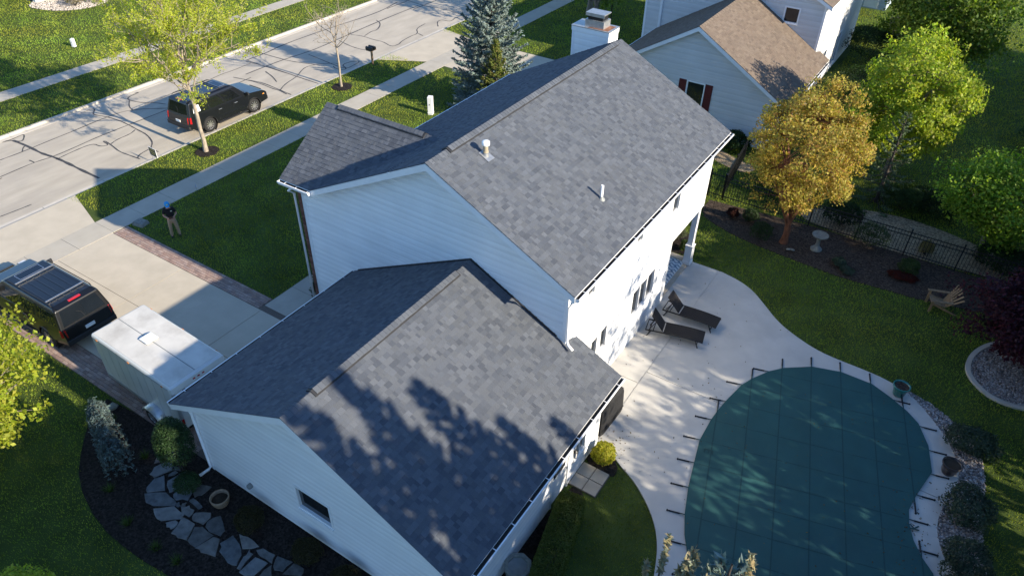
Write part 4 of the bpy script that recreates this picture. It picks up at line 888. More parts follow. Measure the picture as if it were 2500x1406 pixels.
def edge_dist(x, y):
    best = 9
    for i in range(len(POOL)):
        a, b = poly_np[i], poly_np[(i+1) % len(POOL)]; t = np.clip(((x-a[0])*(b[0]-a[0])+(y-a[1])*(b[1]-a[1]))/max(1e-9, ((b-a)**2).sum()), 0, 1)
        best = min(best, math.hypot(x-a[0]-t*(b[0]-a[0]), y-a[1]-t*(b[1]-a[1])))
    return best
def cover_z(x, y):
    d = min(1.0, edge_dist(x, y)/2.2); a = ((-sa*x+ca*y)-AO[0])/.97; b = ((ca*x+sa*y)-BO[0])/.97
    q = abs(math.sin(math.pi*a))*abs(math.sin(math.pi*b))
    return .078-.022*d-.012*q*min(1, d*3)
for v in bm.verts: v.co.z = cover_z(v.co.x, v.co.y)
bmesh.ops.triangulate(bm, faces=[f for f in bm.faces if len(f.verts) > 4])
me = bpy.data.meshes.new('cover_sheet'); bm.to_mesh(me); bm.free(); me.materials.append(M('cover'))
pool = empty('pool_cover', (2.8, 1, 0), 0, 'dark green safety cover stretched over the kidney shaped pool', 'pool cover')
cs = link('cover_sheet', me, pool); cs.location = (-2.8, -1, 0); s_ = cs.modifiers.new('s', 'SOLIDIFY'); s_.thickness = .008
def chords(off, nx, ny):     # spans of the line n.p=off inside the cover
    dx, dy = -ny, nx; ts = []
    for i in range(len(POOL)):
        p, q = POOL[i], POOL[(i+1) % len(POOL)]; dp = nx*p[0]+ny*p[1]-off; dq = nx*q[0]+ny*q[1]-off
        if (dp < 0) != (dq < 0):
            t = dp/(dp-dq); ts.append((p[0]+t*(q[0]-p[0]))*dx+(p[1]+t*(q[1]-p[1]))*dy)
    ts.sort(); return [(a, b) for a, b in zip(ts[0::2], ts[1::2])], (dx, dy)
for fam, (offs, nx, ny) in enumerate(((AO, -sa, ca), (BO, ca, sa))):
    for off in offs:
        ch_, (dx, dy) = chords(off, nx, ny)
        for a, b in ch_:
            if b-a < .6: continue
            n = max(4, int((b-a)/.3)); pts = []
            for k in range(n+1):
                t = a-.16+(b-a+.32)*k/n; x, y = nx*off+dx*t, ny*off+dy*t; inside = a <= t <= b
                pts.append((x, y, cover_z(x, y)+.008 if inside else .085))
            mb = MB(); vs = []
            for x, y, z in pts: vs += [(x+nx*.018, y+ny*.018, z+.004*fam), (x-nx*.018, y-ny*.018, z+.004*fam)]
            mb.add(vs, [(2*k, 2*k+1, 2*k+3, 2*k+2) for k in range(n)]); mb.build('strap', 'strap', pool, world=True)
            for e, sg in ((a, -1), (b, 1)):
                p0 = e+sg*.14; p1 = e+sg*.46; q = lambda t: (nx*off+dx*t, ny*off+dy*t)
                mb = MB(); mb.tube([(*q(p0), .075), (*q(p1), .066)], .023, 8); mb.tube([(*q(e+sg*.06), .078), (*q(p0), .075)], .012, 6)
                mb.lathe([(.028, .046), (.028, .085), (0, .088)], 8, (*q(p1+sg*.03), 0)); mb.build('spring_anchor', 'spring', pool, world=True)
# woven letters on the cover
for ch_, (lx, ly), rot, s_ in (('E', (-.14, .42), 14.6-90, .24), ('K', (5.95, 1.02), 14.6+90, .24)):
    segs = {'E': [((0, 0), (0, 1)), ((0, 0), (.6, 0)), ((0, .5), (.55, .5)), ((0, 1), (.6, 1))], 'K': [((0, 0), (0, 1)), ((0, .5), (.6, 1)), ((.1, .55), (.6, 0))]}[ch_]
    mb = MB(); c_, d_ = math.cos(R(rot)), math.sin(R(rot))
    for p, q in segs:
        P = [(lx+s_*(u*c_-v*d_), ly+s_*(u*d_+v*c_)) for u, v in (p, q)]; mb.ribbon(P, .045, cover_z(*P[0])+.022)
    mb.build('letter', 'strap', pool, world=True)

# ------------------------------------------------------------------ fence
fence = empty('iron_fence', (0, 15.2, 0), 0, 'black iron picket fence along the back garden bed', 'fence')
pk = None
def fence_run(x0, y0, x1, y1, every=2.0, parent=None):
    global pk
    L = math.hypot(x1-x0, y1-y0); n = round(L/every); dx, dy = (x1-x0)/L, (y1-y0)/L; ang = math.atan2(dy, dx)
    for i in range(n+1):
        x, y = x0+dx*L*i/n, y0+dy*L*i/n
        mb = MB(); mb.cbox((x, y, .66), (.055, .055, 1.32)); mb.cbox((x, y, 1.335), (.075, .075, .03)); mb.build('post', 'black_metal', parent, world=True)
    for z in (.2, 1.0, 1.18): MB().bar((x0, y0, z), (x1, y1, z), .028, .032).build('rail', 'black_metal', parent, world=True)
    k = int(L/.125)
    for i in range(1, k):
        x, y = x0+dx*L*i/k, y0+dy*L*i/k
        if pk is None:
            mb = MB(); mb.cbox((0, 0, .65), (.018, .018, 1.14)); mb.add([(-.009, -.009, 1.22), (.009, -.009, 1.22), (.009, .009, 1.22), (-.009, .009, 1.22), (0, 0, 1.27)], [(0, 1, 4), (1, 2, 4), (2, 3, 4), (3, 0, 4)])
            pk = mb.build('picket', 'black_metal', parent); o = pk
        else: o = pk.copy(); COL.objects.link(o); o.parent = parent
        o.location = Vector((x, y, 0))-Vector(parent.location)
fence_run(-5.0, 15.2, 9.0, 15.2, parent=fence)
fence2 = empty('iron_fence', (-5.2, 17.2, 0), 0, 'short black iron fence with gate running towards the neighbour house', 'fence')
fence_run(-5.08, 15.3, -5.5, 19.6, parent=fence2)
mb = MB(); mb.cbox((-5.75, 15.2, .72), (.07, .07, 1.44)); mb.build('post', 'black_metal', fence2, world=True)
mb = MB()
for k in range(6): mb.cbox((-5.68+.1*k, 15.2, .7), (.016, .016, 1.2))
mb.bar((-5.72, 15.2, .2), (-5.05, 15.2, .2), .03, .03); mb.bar((-5.72, 15.2, 1.2), (-5.05, 15.2, 1.2), .03, .03); mb.build('gate', 'black_metal', fence2, world=True)

# ------------------------------------------------------------------ patio furniture
def lounger(loc, rz, label, back_a):
    root = empty('sun_lounger', loc, rz, label, 'sun lounger', 'wicker loungers on the patio')
    L, W = 1.42, .62         # seat part; local x from hinge to foot
    def prof(x): return .30+.055*math.sin((x/L)*2.4)-.02*(x/L)
    mb = MB(); n = 14; vs = []
    for i in range(n+1):
        x = .02+L*i/n; z = prof(x)
        for y, dz in ((-W/2+.03, 0), (W/2-.03, 0)): vs.append((x, y, z+dz))
    vs2 = [(x, y, z-.03) for x, y, z in vs]; m2 = len(vs)
    mb.add(vs+vs2, [(2*i, 2*i+2, 2*i+3, 2*i+1) for i in range(n)]+[(m2+2*i, m2+2*i+1, m2+2*i+3, m2+2*i+2) for i in range(n)]+[(2*i, m2+2*i, m2+2*i+2, 2*i+2) for i in range(n)]+[(2*i+1, 2*i+3, m2+2*i+3, m2+2*i+1) for i in range(n)]+[(2*n, m2+2*n, m2+2*n+1, 2*n+1), (0, 1, m2+1, m2)])
    mb.build('seat', 'wicker', root)
    a = R(back_a); B = .74
    mb = MB(); c, s = math.cos(a), math.sin(a)
    mb.hexa([(-.03, -W/2+.04, .315), (-.03, W/2-.04, .315), (-.03-B*c, W/2-.04, .315+B*s), (-.03-B*c, -W/2+.04, .315+B*s), (-.03+.03*s, -W/2+.04, .315+.03*c), (-.03+.03*s, W/2-.04, .315+.03*c), (-.03-B*c+.03*s, W/2-.04, .315+B*s+.03*c), (-.03-B*c+.03*s, -W/2+.04, .315+B*s+.03*c)])
    mb.build('backrest', 'wicker', root, bevel=.012)
    MB().box((-.035, -W/2+.05, .30), (.02, W/2-.05, .325)).build('hinge_bar', 'steel', root)
    for y in (-W/2, W/2):
        pts = [(-.62, y, .26), (-.3, y, .28), (0, y, .295)]+[(.02+L*i/8, y, prof(.02+L*i/8)-.012) for i in range(1, 9)]
        mb = MB(); mb.tube(pts, .026, 6); mb.build('side_rail', 'wicker_frame', root)
        for p, q in (((-.42, y, .27), (-.55, y, 0)), ((L-.25, y, prof(L-.25)-.02), (L-.12, y, 0))):
            mb = MB(); mb.tube([p, q], .02, 6); mb.build('leg', 'wicker_frame', root)
        mb = MB(); mb.tube([(-.5, y*.8, .27), (-.03-B*c*.6, y*.8, .315+B*s*.6-.02)], .012, 6); mb.build('brace', 'black_metal', root)
    for x, z in ((-.62, .26), (-.35, .27), (L+.01, prof(L)-.03), (L-.17, .1), (-.5, .1)):
        mb = MB(); mb.tube([(x, -W/2, z), (x, W/2, z)], .018, 6); mb.build('cross_bar', 'wicker_frame', root)
    return root
lounger((-3.42, 4.72, .046), R(12), 'dark wicker lounger nearer the garage on the patio', 52)
lounger((-3.30, 6.02, .046), R(2), 'dark wicker lounger nearer the porch column', 48)
# porch rug
rug = MB().box((-6.6, 6.75, .077), (-4.52, 9.36, .085)).build('outdoor_rug', 'rug_white'); tag(rug, 'blue and white diamond patterned rug on the porch floor', 'rug')
mb = MB()
for r in range(14):
    y = 6.86+r*.19
    pts = [(-6.58+.128*k, y+(.05 if k % 2 else -.05)) for k in range(17)]
    mb.ribbon(pts, .045, .0875)
    if r % 2 == 0:
        for k in range(8):
            x, yy = -6.5+.256*k+.0, y+.1
            mb.sheet([(x-.07, yy), (x, yy-.045), (x+.07, yy), (x, yy+.045)], .0885)
mb.build('rug_pattern', 'rug_blue', rug)
# covered grill by the garage
mb = MB(); prof = [(-.30, -.72), (.30, -.72), (.33, -.55), (.33, .58), (.30, .75), (-.30, .75), (-.33, .58), (-.33, -.55)]
lev = [(.03, 1.06, 1.04), (.3, 1.03, 1.02), (.85, .98, .98), (1.0, .9, .94), (1.14, .62, .78), (1.2, .3, .55)]; vs = []; n = 8
for z, a, b in lev: vs += [(x*a, y*b+.015*math.sin(7*y+z*9), z+.02*math.sin(5*y)) for x, y in prof]
fs = [(i*n+k, i*n+(k+1) % n, (i+1)*n+(k+1) % n, (i+1)*n+k) for i in range(len(lev)-1) for k in range(n)]+[tuple(range((len(lev)-1)*n, len(lev)*n))]
mb.add(vs, fs); gr = empty('covered_grill', (-3.36, -.22, .05), R(-2), 'black fabric covered grill against the back of the garage', 'grill')
mb.build('fabric_cover', 'cover_fabric', gr, bevel=.03, seg=3, angle=20)
MB().tube([(-.345, -.7, .22), (-.37, 0, .2), (-.345, .72, .22)], .012, 6).tube([(.35, -.7, .22), (.375, 0, .2), (.35, .72, .22)], .012, 6).build('drawstring', 'black_metal', gr)
# pots
def pot(name, loc, label, prof, m, fill='soil', fz=None, n=24):
    root = empty(name, loc, 0, label, 'pot')
    mb = MB(); mb.lathe(prof, n); mb.build('vessel', m, root, smooth=True)
    r_in = prof[-1][0]; mb = MB(); mb.lathe([(r_in+.03, fz), (r_in*.5, fz+.02), (0, fz+.025)], n); mb.build('earth', fill, root, smooth=True)
    return root
pot('planter', (4.43, 6.33, .046), 'teal glazed pot of dry earth at the pool edge', [(0, 0), (.16, 0), (.19, .06), (.23, .34), (.275, .38), (.28, .44), (.245, .44), (.235, .3)], 'teal_glaze', 'mulch_pale', .38)
pot('planter', (6.32, 3.72, .046), 'dark brown glazed pot on the pool deck rim', [(0, 0), (.17, 0), (.21, .1), (.24, .34), (.28, .38), (.28, .42), (.25, .42), (.24, .3)], 'dark_glaze', 'soil', .36)
pot('planter', (-10.9, -9.13, .03), 'tan clay bowl on the mulch beside the flagstones', [(0, 0), (.18, 0), (.24, .12), (.265, .28), (.27, .32), (.235, .32), (.225, .2)], 'terracotta', 'soil', .17)
root = empty('stone_planter', (-2.68, -6.36, .03), R(10), 'octagonal brown stone planter at the end of the hedge', 'planter')
mb = MB(); mb.lathe([(.26, 0), (.32, .1), (.33, .42), (.38, .48), (.38, .56), (.27, .56), (.25, .40)], 8); mb.build('vessel', 'cast_stone', root)
mb = MB(); mb.lathe([(.26, .50), (.15, .46), (0, .45)], 16); mb.build('dish', 'grey_plastic', root, smooth=True)
# bird bath
bb = empty('bird_bath', (-.2, 13.5, .03), 0, 'grey cast stone bird bath in the mulch bed', 'bird bath')
mb = MB(); mb.lathe([(.0, .0), (.24, .0), (.25, .06), (.2, .09), (.17, .14), (.10, .18), (.075, .35), (.085, .55), (.12, .62)], 18); mb.build('pedestal', 'cast_stone', bb, smooth=True)
mb = MB(); mb.lathe([(.0, .60), (.14, .62), (.30, .70), (.34, .75), (.345, .77), (.31, .77), (.27, .73), (.12, .69), (0, .685)], 24); mb.build('bowl', 'cast_stone', bb, smooth=True)
# heart stone
mb = MB(); hp = [(16*math.sin(t)**3/90, (13*math.cos(t)-5*math.cos(2*t)-2*math.cos(3*t)-math.cos(4*t))/90) for t in [2*math.pi*k/28 for k in range(28)]]
n = 28; vs = [(x, y, 0) for x, y in hp]+[(x, y, .05) for x, y in hp]+[(x*.75, y*.75, .075) for x, y in hp]
mb.add(vs, [(i, n+i, n+(i+1) % n, (i+1) % n) for i in range(n)]+[(n+i, 2*n+i, 2*n+(i+1) % n, n+(i+1) % n) for i in range(n)]+[tuple(range(3*n-1, 2*n-1, -1))])
hs = mb.build('heart_stone', 'cast_stone', smooth=True); hs.location = (-1.1, 12.78, .06); hs.rotation_euler = (R(28), 0, R(200)); tag(hs, 'small pale heart shaped stone beside the bird bath', 'ornament')
# rock by the trailer
bm = bmesh.new(); bmesh.ops.create_icosphere(bm, subdivisions=2, radius=.16)
for v in bm.verts: v.co *= random.uniform(.85, 1.15); v.co.z *= .6
me = bpy.data.meshes.new('rock'); bm.to_mesh(me); bm.free(); me.materials.append(M('cast_stone')); rk = link('rock', me); rk.location = (-16.72, -8.62, .08); tag(rk, 'round grey rock in the mulch beside the trailer', 'rock')
# garden rake-style wooden chair
ad = empty('garden_chair', (4.75, 12.15, 0), R(-72), 'slatted wooden garden chair at the lawn edge by the purple tree', 'chair')
for k in range(6):
    a = (k-2.5)*.075; mb = MB(); x = (k-2.5)*.085
    mb.hexa([(x-.036, .22, .30), (x+.036, .22, .30), (x+.036, .245, .30), (x-.036, .245, .30), (x+a*1.5-.048, .62, 1.0-.05*abs(k-2.5)), (x+a*1.5+.048, .62, 1.0-.05*abs(k-2.5)), (x+a*1.5+.048, .645, 1.0-.05*abs(k-2.5)), (x+a*1.5-.048, .645, 1.0-.05*abs(k-2.5))]); mb.build('back_slat', 'wood', ad)
for k in range(5): MB().hexa([(-.28, -.32+k*.11, .40-k*.025), (.28, -.32+k*.11, .40-k*.025), (.28, -.225+k*.11, .378-k*.025), (-.28, -.225+k*.11, .378-k*.025), (-.28, -.32+k*.11, .42-k*.025), (.28, -.32+k*.11, .42-k*.025), (.28, -.225+k*.11, .398-k*.025), (-.28, -.225+k*.11, .398-k*.025)]).build('seat_slat', 'wood', ad)
for sx in (-1, 1):
    MB().box((sx*.36-.06, -.38, .56), (sx*.36+.06, .40, .585)).build('armrest', 'wood', ad)
    MB().box((sx*.31-.014, -.34, 0), (sx*.31+.014, -.25, .56)).build('leg', 'wood', ad)
    MB().hexa([(sx*.30-.014, -.3, .36), (sx*.30+.014, -.3, .36), (sx*.30+.014, .62, 0), (sx*.30-.014, .62, 0), (sx*.30-.014, -.3, .45), (sx*.30+.014, -.3, .45), (sx*.30+.014, .7, .03), (sx*.30-.014, .7, .03)]).build('leg', 'wood', ad)
MB().box((-.42, .36, .53), (.42, .40, .58)).build('back_rail', 'wood', ad)
# shepherd hook
mb = MB(); mb.tube([(0, 0, 0), (0, 0, 1.5), (.05, 0, 1.62), (.16, 0, 1.66), (.26, 0, 1.6), (.28, 0, 1.52)], .009, 6); mb.tube([(0, 0, 1.2), (.12, .1, 1.25), (.18, .16, 1.2)], .007, 6)
o = mb.build('garden_hook', 'black_metal'); o.location = (-4.9, 13.5, .02); tag(o, 'thin black garden hook standing by the fence bed', 'hook')

# ------------------------------------------------------------------ street furniture
def pedestal_box(loc, rz, label, w_, d_, h):
    root = empty('utility_pedestal', loc, rz, label, 'utility box', 'white utility pedestals on the lawns')
    mb = MB(); mb.hexa([(-w_/2, -d_/2, 0), (w_/2, -d_/2, 0), (w_/2, d_/2, 0), (-w_/2, d_/2, 0), (-w_/2, -d_/2, h-.03), (w_/2, -d_/2, h-.03), (w_/2, d_/2, h), (-w_/2, d_/2, h)]); mb.build('housing', 'white_plastic', root, bevel=.012)
    MB().box((-w_/2-.012, -d_/2-.012, h*.1), (w_/2+.012, d_/2+.012, h*.12)).build('seam', 'white_plastic', root)
    MB().box((-.02, -d_/2-.015, h*.55), (.02, -d_/2, h*.62)).build('latch', 'grey_plastic', root)
pedestal_box((-22.05, 14.75, 0), R(20), 'tall white utility pedestal on the lawn by the spruce', .27, .27, 1.06)
pedestal_box((-47.8, 9.35, 0), R(15), 'short white utility pedestal on the lawn across the street', .2, .2, .55)
mbx = empty('mailbox', (-29.72, 18.5, 0), R(0), 'twin black mailboxes on a wooden post by the kerb', 'mailbox')
mb = MB(); mb.cbox((0, 0, .48), (.1, .1, .96)); mb.build('post', 'wood_post', mbx)
MB().box((-.22, -.26, .93), (.2, .26, .965)).build('shelf', 'wood_post', mbx)
for y in (-.135, .135):
    mb = MB(); n = 10; pr = [(-.085, 0), (.085, 0)]+[(.085*math.cos(math.pi*k/8), .12+.085*math.sin(math.pi*k/8)) for k in range(9)]
    k_ = len(pr); mb.add([(-.3, y+a, .966+b) for a, b in pr]+[(.22, y+a, .966+b) for a, b in pr], [(i, (i+1) % k_, k_+(i+1) % k_, k_+i) for i in range(k_)]+[tuple(range(k_-1, -1, -1)), tuple(range(k_, 2*k_))]); o = mb.build('box', 'black_metal', mbx, bevel=.006, seg=1)
    MB().box((-.31, y-.07, .99), (-.302, y+.07, 1.12)).build('door', 'cladding', o)
    MB().box((-.05, y+.09, 1.02), (.0, y+.096, 1.16)).build('flag', 'shutter', o)
sg = empty('yard_sign', (-29.85, 2.5, 0), R(-4), 'small dark green and gold yard sign at the kerb', 'sign')
MB().box((-.30, -.006, .28), (.30, .006, .72)).build('panel', 'sign_dark', sg)
mb = MB()
for a, b, c, d in ((-.2, .2, .60, .66), (-.24, .24, .46, .53), (-.16, .16, .36, .41)): mb.box((a, -.009, c), (b, -.0065, d)); mb.box((a, .0065, c), (b, .009, d))
mb.build('print', 'sign_gold', sg)
mb = MB(); mb.box((-.305, -.009, .275), (.305, .009, .287)); mb.box((-.305, -.009, .713), (.305, .009, .725)); mb.box((-.31, -.009, .275), (-.298, .009, .725)); mb.box((.298, -.009, .275), (.31, .009, .725)); mb.build('border', 'white_plastic', sg)
mb = MB(); mb.tube([(-.2, 0, 0), (-.2, 0, .3)], .005, 5); mb.tube([(.2, 0, 0), (.2, 0, .3)], .005, 5); mb.build('stake', 'wire', sg)
vb = empty('valve_box', (-25.42, -1.45, 0), R(8), 'low tan utility box at the corner of the shaded lawn', 'utility box')
MB().hexa([(-.29, -.24, 0), (.29, -.24, 0), (.29, .24, 0), (-.29, .24, 0), (-.25, -.2, .17), (.25, -.2, .17), (.25, .2, .17), (-.25, .2, .17)]).build('housing', 'cast_stone', vb, bevel=.02)
MB().box((-.22, -.17, .171), (.22, .17, .185)).build('lid', 'cast_stone', vb, bevel=.006); MB().box((-.04, -.02, .186), (.04, .02, .195)).build('latch', 'grey_plastic', vb)
def flag(loc, label, m):
    root = empty('marker_flag', loc, random.uniform(0, 3), label, 'flag', 'small marker flags in the front lawn')
    mb = MB(); mb.tube([(0, 0, 0), (0, 0, .36)], .004, 5); mb.build('wire', 'wire', root); MB().box((0, -.002, .25), (.12, .002, .36)).build('pennant', m, root)
flag((-25.7, 1.72, 0), 'tiny blue marker flag at the edge of the pavement', 'flag_blue')
flag((-18.6, 2.2, 0), 'tiny orange marker flag in the shaded front lawn', 'flag_orange')
mb = MB(); mb.tube([(0, 0, 0), (0, 0, 2.6), (.0, .0, 3.0)], [.05, .045, .03], 10); lp = mb.build('lamp_post', 'black_metal'); lp.location = (-20.8, 34.6, 0); tag(lp, 'slim dark post on the lawn behind the chimney', 'post')
# ------------------------------------------------------------------ vehicles
def wheel(parent, x, y, r, side, wd=.26, spokes=10):
    w_ = empty('wheel', (x, y, r)); w_.parent = parent
    mb = MB(); mb.lathe([(r*.62, -wd/2), (r*.9, -wd/2), (r, -wd/2+.04), (r, wd/2-.04), (r*.9, wd/2), (r*.62, wd/2)], 28, (0, 0, 0), 'y'); mb.build('tyre', 'rubber', w_, smooth=True)
    s = side*(wd/2-.02); mb = MB()
    mb.lathe([(r*.62, s), (r*.66, s+side*.012), (r*.60, s+side*.012), (r*.58, s-side*.05)][::1 if side > 0 else -1], 28, (0, 0, 0), 'y')
    for k in range(spokes):
        a = 2*math.pi*k/spokes; mb.bar((r*.1*math.cos(a), s+side*.004, r*.1*math.sin(a)), (r*.61*math.cos(a), s-side*.006, r*.61*math.sin(a)), .045, .02, up=(0, 1, 0))
    mb.lathe([(0, s+side*.02), (r*.14, s+side*.018), (r*.15, s-side*.02)][::1 if side > 0 else -1], 14, (0, 0, 0), 'y'); mb.build('rim', 'alloy', w_)
    mb = MB(); mb.lathe([(0, s-side*.07), (r*.6, s-side*.06)][::1 if side > 0 else -1], 20, (0, 0, 0), 'y'); mb.build('brake_disc', 'cladding', w_)
def suv(loc, rz, label, L, W, H, wb, paint, belt=1.16, roof_len=(-.47, .06), rack='rails', sun=True, sp=10, decal=False, ribs=False):
    root = empty('parked_suv', loc, rz, label, 'car'); h2, w2 = L/2, W/2; r = .395
    xf, xr = wb*.52, -wb*.48; ra = r+.075
    def arch(cx):
        return [(cx+ra*math.cos(math.pi*k/10), r+ra*math.sin(math.pi*k/10)-.02) for k in range(11)]
    cow = h2-1.35
    out = [(-h2+.02, .52), (-h2-.0, .60), (-h2+.0, .74), (-h2+.05, belt-.1), (-h2+.08, belt)]
    out += [(cow, belt+.02), (cow+.3, belt-.0), (h2-.35, belt-.09), (h2-.12, belt-.2), (h2-.02, .86), (h2, .72), (h2, .55), (h2-.06, .42), (xf+ra+.02, .40)]
    out += arch(xf)+[(xf-ra-.02, .36), (xr+ra+.02, .36)]+arch(xr)+[(xr-ra-.02, .42)]
    mb = MB(); n = len(out); 
    def yy(z, x):
        y = w2-(.05*max(0, (z-.75)/.4)+.05*max(0, (.6-z)/.25))
        e = abs(x)/h2
        return y-(.10*max(0, (e-.86)/.14)**2)
    vs = [(x, -yy(z, x), z) for x, z in out]+[(x, yy(z, x), z) for x, z in out]
    mb.add(vs, [(i, n+i, n+(i+1) % n, (i+1) % n) for i in range(n)]+[tuple(range(n)), tuple(range(2*n-1, n-1, -1))])
    body = mb.build('body', paint, root, bevel=.045, seg=3, angle=32)
    # greenhouse
    zb, zt = belt-.01, H-.02; bx0, bx1 = -h2+.10, cow+.06; tx0, tx1 = bx0+.28, cow-.78; by, ty = w2-.075, w2-.24
    mb = MB(); zm = zt-.10
    vs = [(bx0, -by, zb), (bx1, -by, zb), (bx1, by, zb), (bx0, by, zb), (bx0+.20, -ty-.035, zm), (tx1+.12, -ty-.035, zm), (tx1+.12, ty+.035, zm), (bx0+.20, ty+.035, zm), (tx0+.06, -ty+.06, zt), (tx1-.05, -ty+.06, zt), (tx1-.05, ty-.06, zt), (tx0+.06, ty-.06, zt)]
    fs = [(0, 1, 5, 4), (1, 2, 6, 5), (2, 3, 7, 6), (3, 0, 4, 7), (4, 5, 9, 8), (5, 6, 10, 9), (6, 7, 11, 10), (7, 4, 8, 11), (8, 9, 10, 11)]
    mb.add(vs, fs); mb.build('cabin', paint, root, bevel=.06, seg=3, angle=15)
    def pane(name, q, s0, s1, t0, t1, off, m='glass_car'):
        q = [Vector(v) for v in q]; N = (q[1]-q[0]).cross(q[3]-q[0]).normalized()
        P = lambda s, t: (q[0]*(1-s)+q[1]*s)*(1-t)+(q[3]*(1-s)+q[2]*s)*t
        c = [P(s0[0], t0), P(s1[0], t0), P(s1[1], t1), P(s0[1], t1)]; mb = MB()
        mb.hexa([v-N*.01 for v in c]+[v+N*off for v in c]); return mb.build(name, m, root, bevel=.01, seg=1)
    for sd in (-1, 1):
        q = [vs[0], vs[1], vs[5], vs[4]] if sd < 0 else [vs[2], vs[3], vs[7], vs[6]]
        spans = [(.05, .33), (.36, .60), (.63, .88)]
        if sd > 0: spans = [(1-b, 1-a) for a, b in spans]
        for k, (a, b) in enumerate(spans): pane('side_window', q, (a, a), (b, b), .10, .86, .007)
    pane('windscreen', [vs[1], vs[2], vs[6], vs[5]], (.05, .06), (.95, .94), .06, .95, .008)
    pane('rear_window', [vs[3], vs[0], vs[4], vs[7]], (.08, .10), (.92, .90), .10, .90, .010)
    # panel roof, rails
    zz = zt+.001
    if ribs:
        for k in range(6):
            y = (-.5+k*.2)*(ty-.05)*1.7; MB().box((tx0+.2, y-.02, zz-.01), (tx1-.62, y+.02, zz+.012)).build('roof_rib', 'roof_black', root)
    rails = MB()
    for sd in (-1, 1):
        pts = [(tx0+.12, sd*(ty-.04), zz), (tx0+.2, sd*(ty-.04), zz+.06), (tx1-.35, sd*(ty-.04), zz+.06), (tx1-.25, sd*(ty-.04), zz)]
        mb = MB(); mb.tube(pts, .02, 6); mb.build('roof_rail', 'cladding', root)
    for x in ((tx0+.45, tx1-.75) if ribs else (tx0+.6, tx1-.7)):
        mb = MB(); mb.bar((x, -ty+.06, zz+.06), (x, ty-.06, zz+.06), .05, .03); mb.build('cross_bar', 'steel' if ribs else 'cladding', root)
    if sun:
        MB().box((tx1-.55, -.42, zz-.01), (tx1-.17, .42, zz+.006)).build('sunroof', 'glass_car', root, bevel=.005, seg=1)
        mb = MB()
        for a, b in (((tx1-.565, -.435), (tx1-.55, .435)), ((tx1-.17, -.435), (tx1-.155, .435)), ((tx1-.55, -.435), (tx1-.17, -.42)), ((tx1-.55, .42), (tx1-.17, .435))): mb.box((a[0], a[1], zz-.01), (b[0], b[1], zz+.009))
        mb.build('sunroof_trim', 'alloy', root)
    MB().box((bx0+.22, -.22, zm+.02), (bx0+.32, .22, zt+.012)).build('brake_light', 'red_lens', root, bevel=.008, seg=1)
    MB().hexa([(bx0+.12, -ty+.08, zt-.06), (bx0+.34, -ty+.06, zt-.03), (bx0+.34, ty-.06, zt-.03), (bx0+.12, ty-.08, zt-.06), (bx0+.12, -ty+.08, zt-.045), (bx0+.34, -ty+.06, zt+.005), (bx0+.34, ty-.06, zt+.005), (bx0+.12, ty-.08, zt-.045)]).build('rear_spoiler', paint, root, bevel=.01, seg=1)
    # lights, bumpers, handles
    for sd in (-1, 1):
        MB().hexa([(-h2-.012, sd*(w2-.20), .82), (-h2+.14, sd*(w2-.035), .82), (-h2+.16, sd*(w2-.035), .83), (-h2+.1, sd*(w2-.2), .83), (-h2+.03, sd*(w2-.21), belt+.0), (-h2+.16, sd*(w2-.075), belt+.0), (-h2+.2, sd*(w2-.075), belt+.0), (-h2+.12, sd*(w2-.2), belt+.0)]).build('tail_light', 'red_lens', root, bevel=.008, seg=1)
        MB().hexa([(h2-.22, sd*(w2-.05), .80), (h2-.02, sd*(w2-.16), .80), (h2-.02, sd*(w2-.42), .80), (h2-.25, sd*(w2-.4), .80), (h2-.30, sd*(w2-.08), .96), (h2-.10, sd*(w2-.18), .96), (h2-.10, sd*(w2-.42), .96), (h2-.3, sd*(w2-.4), .96)]).build('headlight', 'clear_lens', root, bevel=.01, seg=1)
        MB().hexa([(h2-.36, sd*(w2-.045), .82), (h2-.22, sd*(w2-.05), .82), (h2-.24, sd*(w2-.1), .82), (h2-.36, sd*(w2-.1), .82), (h2-.40, sd*(w2-.06), .94), (h2-.29, sd*(w2-.07), .94), (h2-.3, sd*(w2-.12), .94), (h2-.4, sd*(w2-.12), .94)]).build('side_marker', 'amber_lens', root)
        mx = cow-.1
        mb = MB(); mb.hexa([(mx-.08, sd*(w2+.02), belt+.02), (mx+.06, sd*(w2+.02), belt+.02), (mx+.03, sd*(w2+.24), belt+.05), (mx-.06, sd*(w2+.24), belt+.05), (mx-.08, sd*(w2+.02), belt+.2), (mx+.04, sd*(w2+.02), belt+.2), (mx+.01, sd*(w2+.23), belt+.22), (mx-.06, sd*(w2+.23), belt+.22)])
        mb.bar((mx, sd*(w2-.1), belt+.06), (mx, sd*(w2+.05), belt+.08), .06, .05); mb.build('wing_mirror', 'cladding', root, bevel=.02)
        for x in (cow-.95, cow-2.0): MB().box((x, sd*(w2-.03)-.02, belt-.17), (x+.2, sd*(w2-.03)+.02, belt-.14)).build('door_handle', 'alloy' if not ribs else 'cladding', root, bevel=.006, seg=1)
        for x in (cow-.02, cow-1.05, cow-2.05):
            MB().box((x, sd*(w2-.012)-.006, .42), (x+.012, sd*(w2-.012)+.006, belt-.06)).build('door_gap', 'cladding', root)
        MB().box((xr+ra+.05, sd*(w2+.0)-.09, .30), (xf-ra-.05, sd*(w2+.0)+.05, .36)).build('running_board', 'cladding', root, bevel=.015)
        MB().box((xr+ra+.03, sd*(w2-.005)-.012, .60), (xf-ra-.03, sd*(w2-.005)+.012, .66)).build('side_moulding', paint, root, bevel=.006, seg=1)
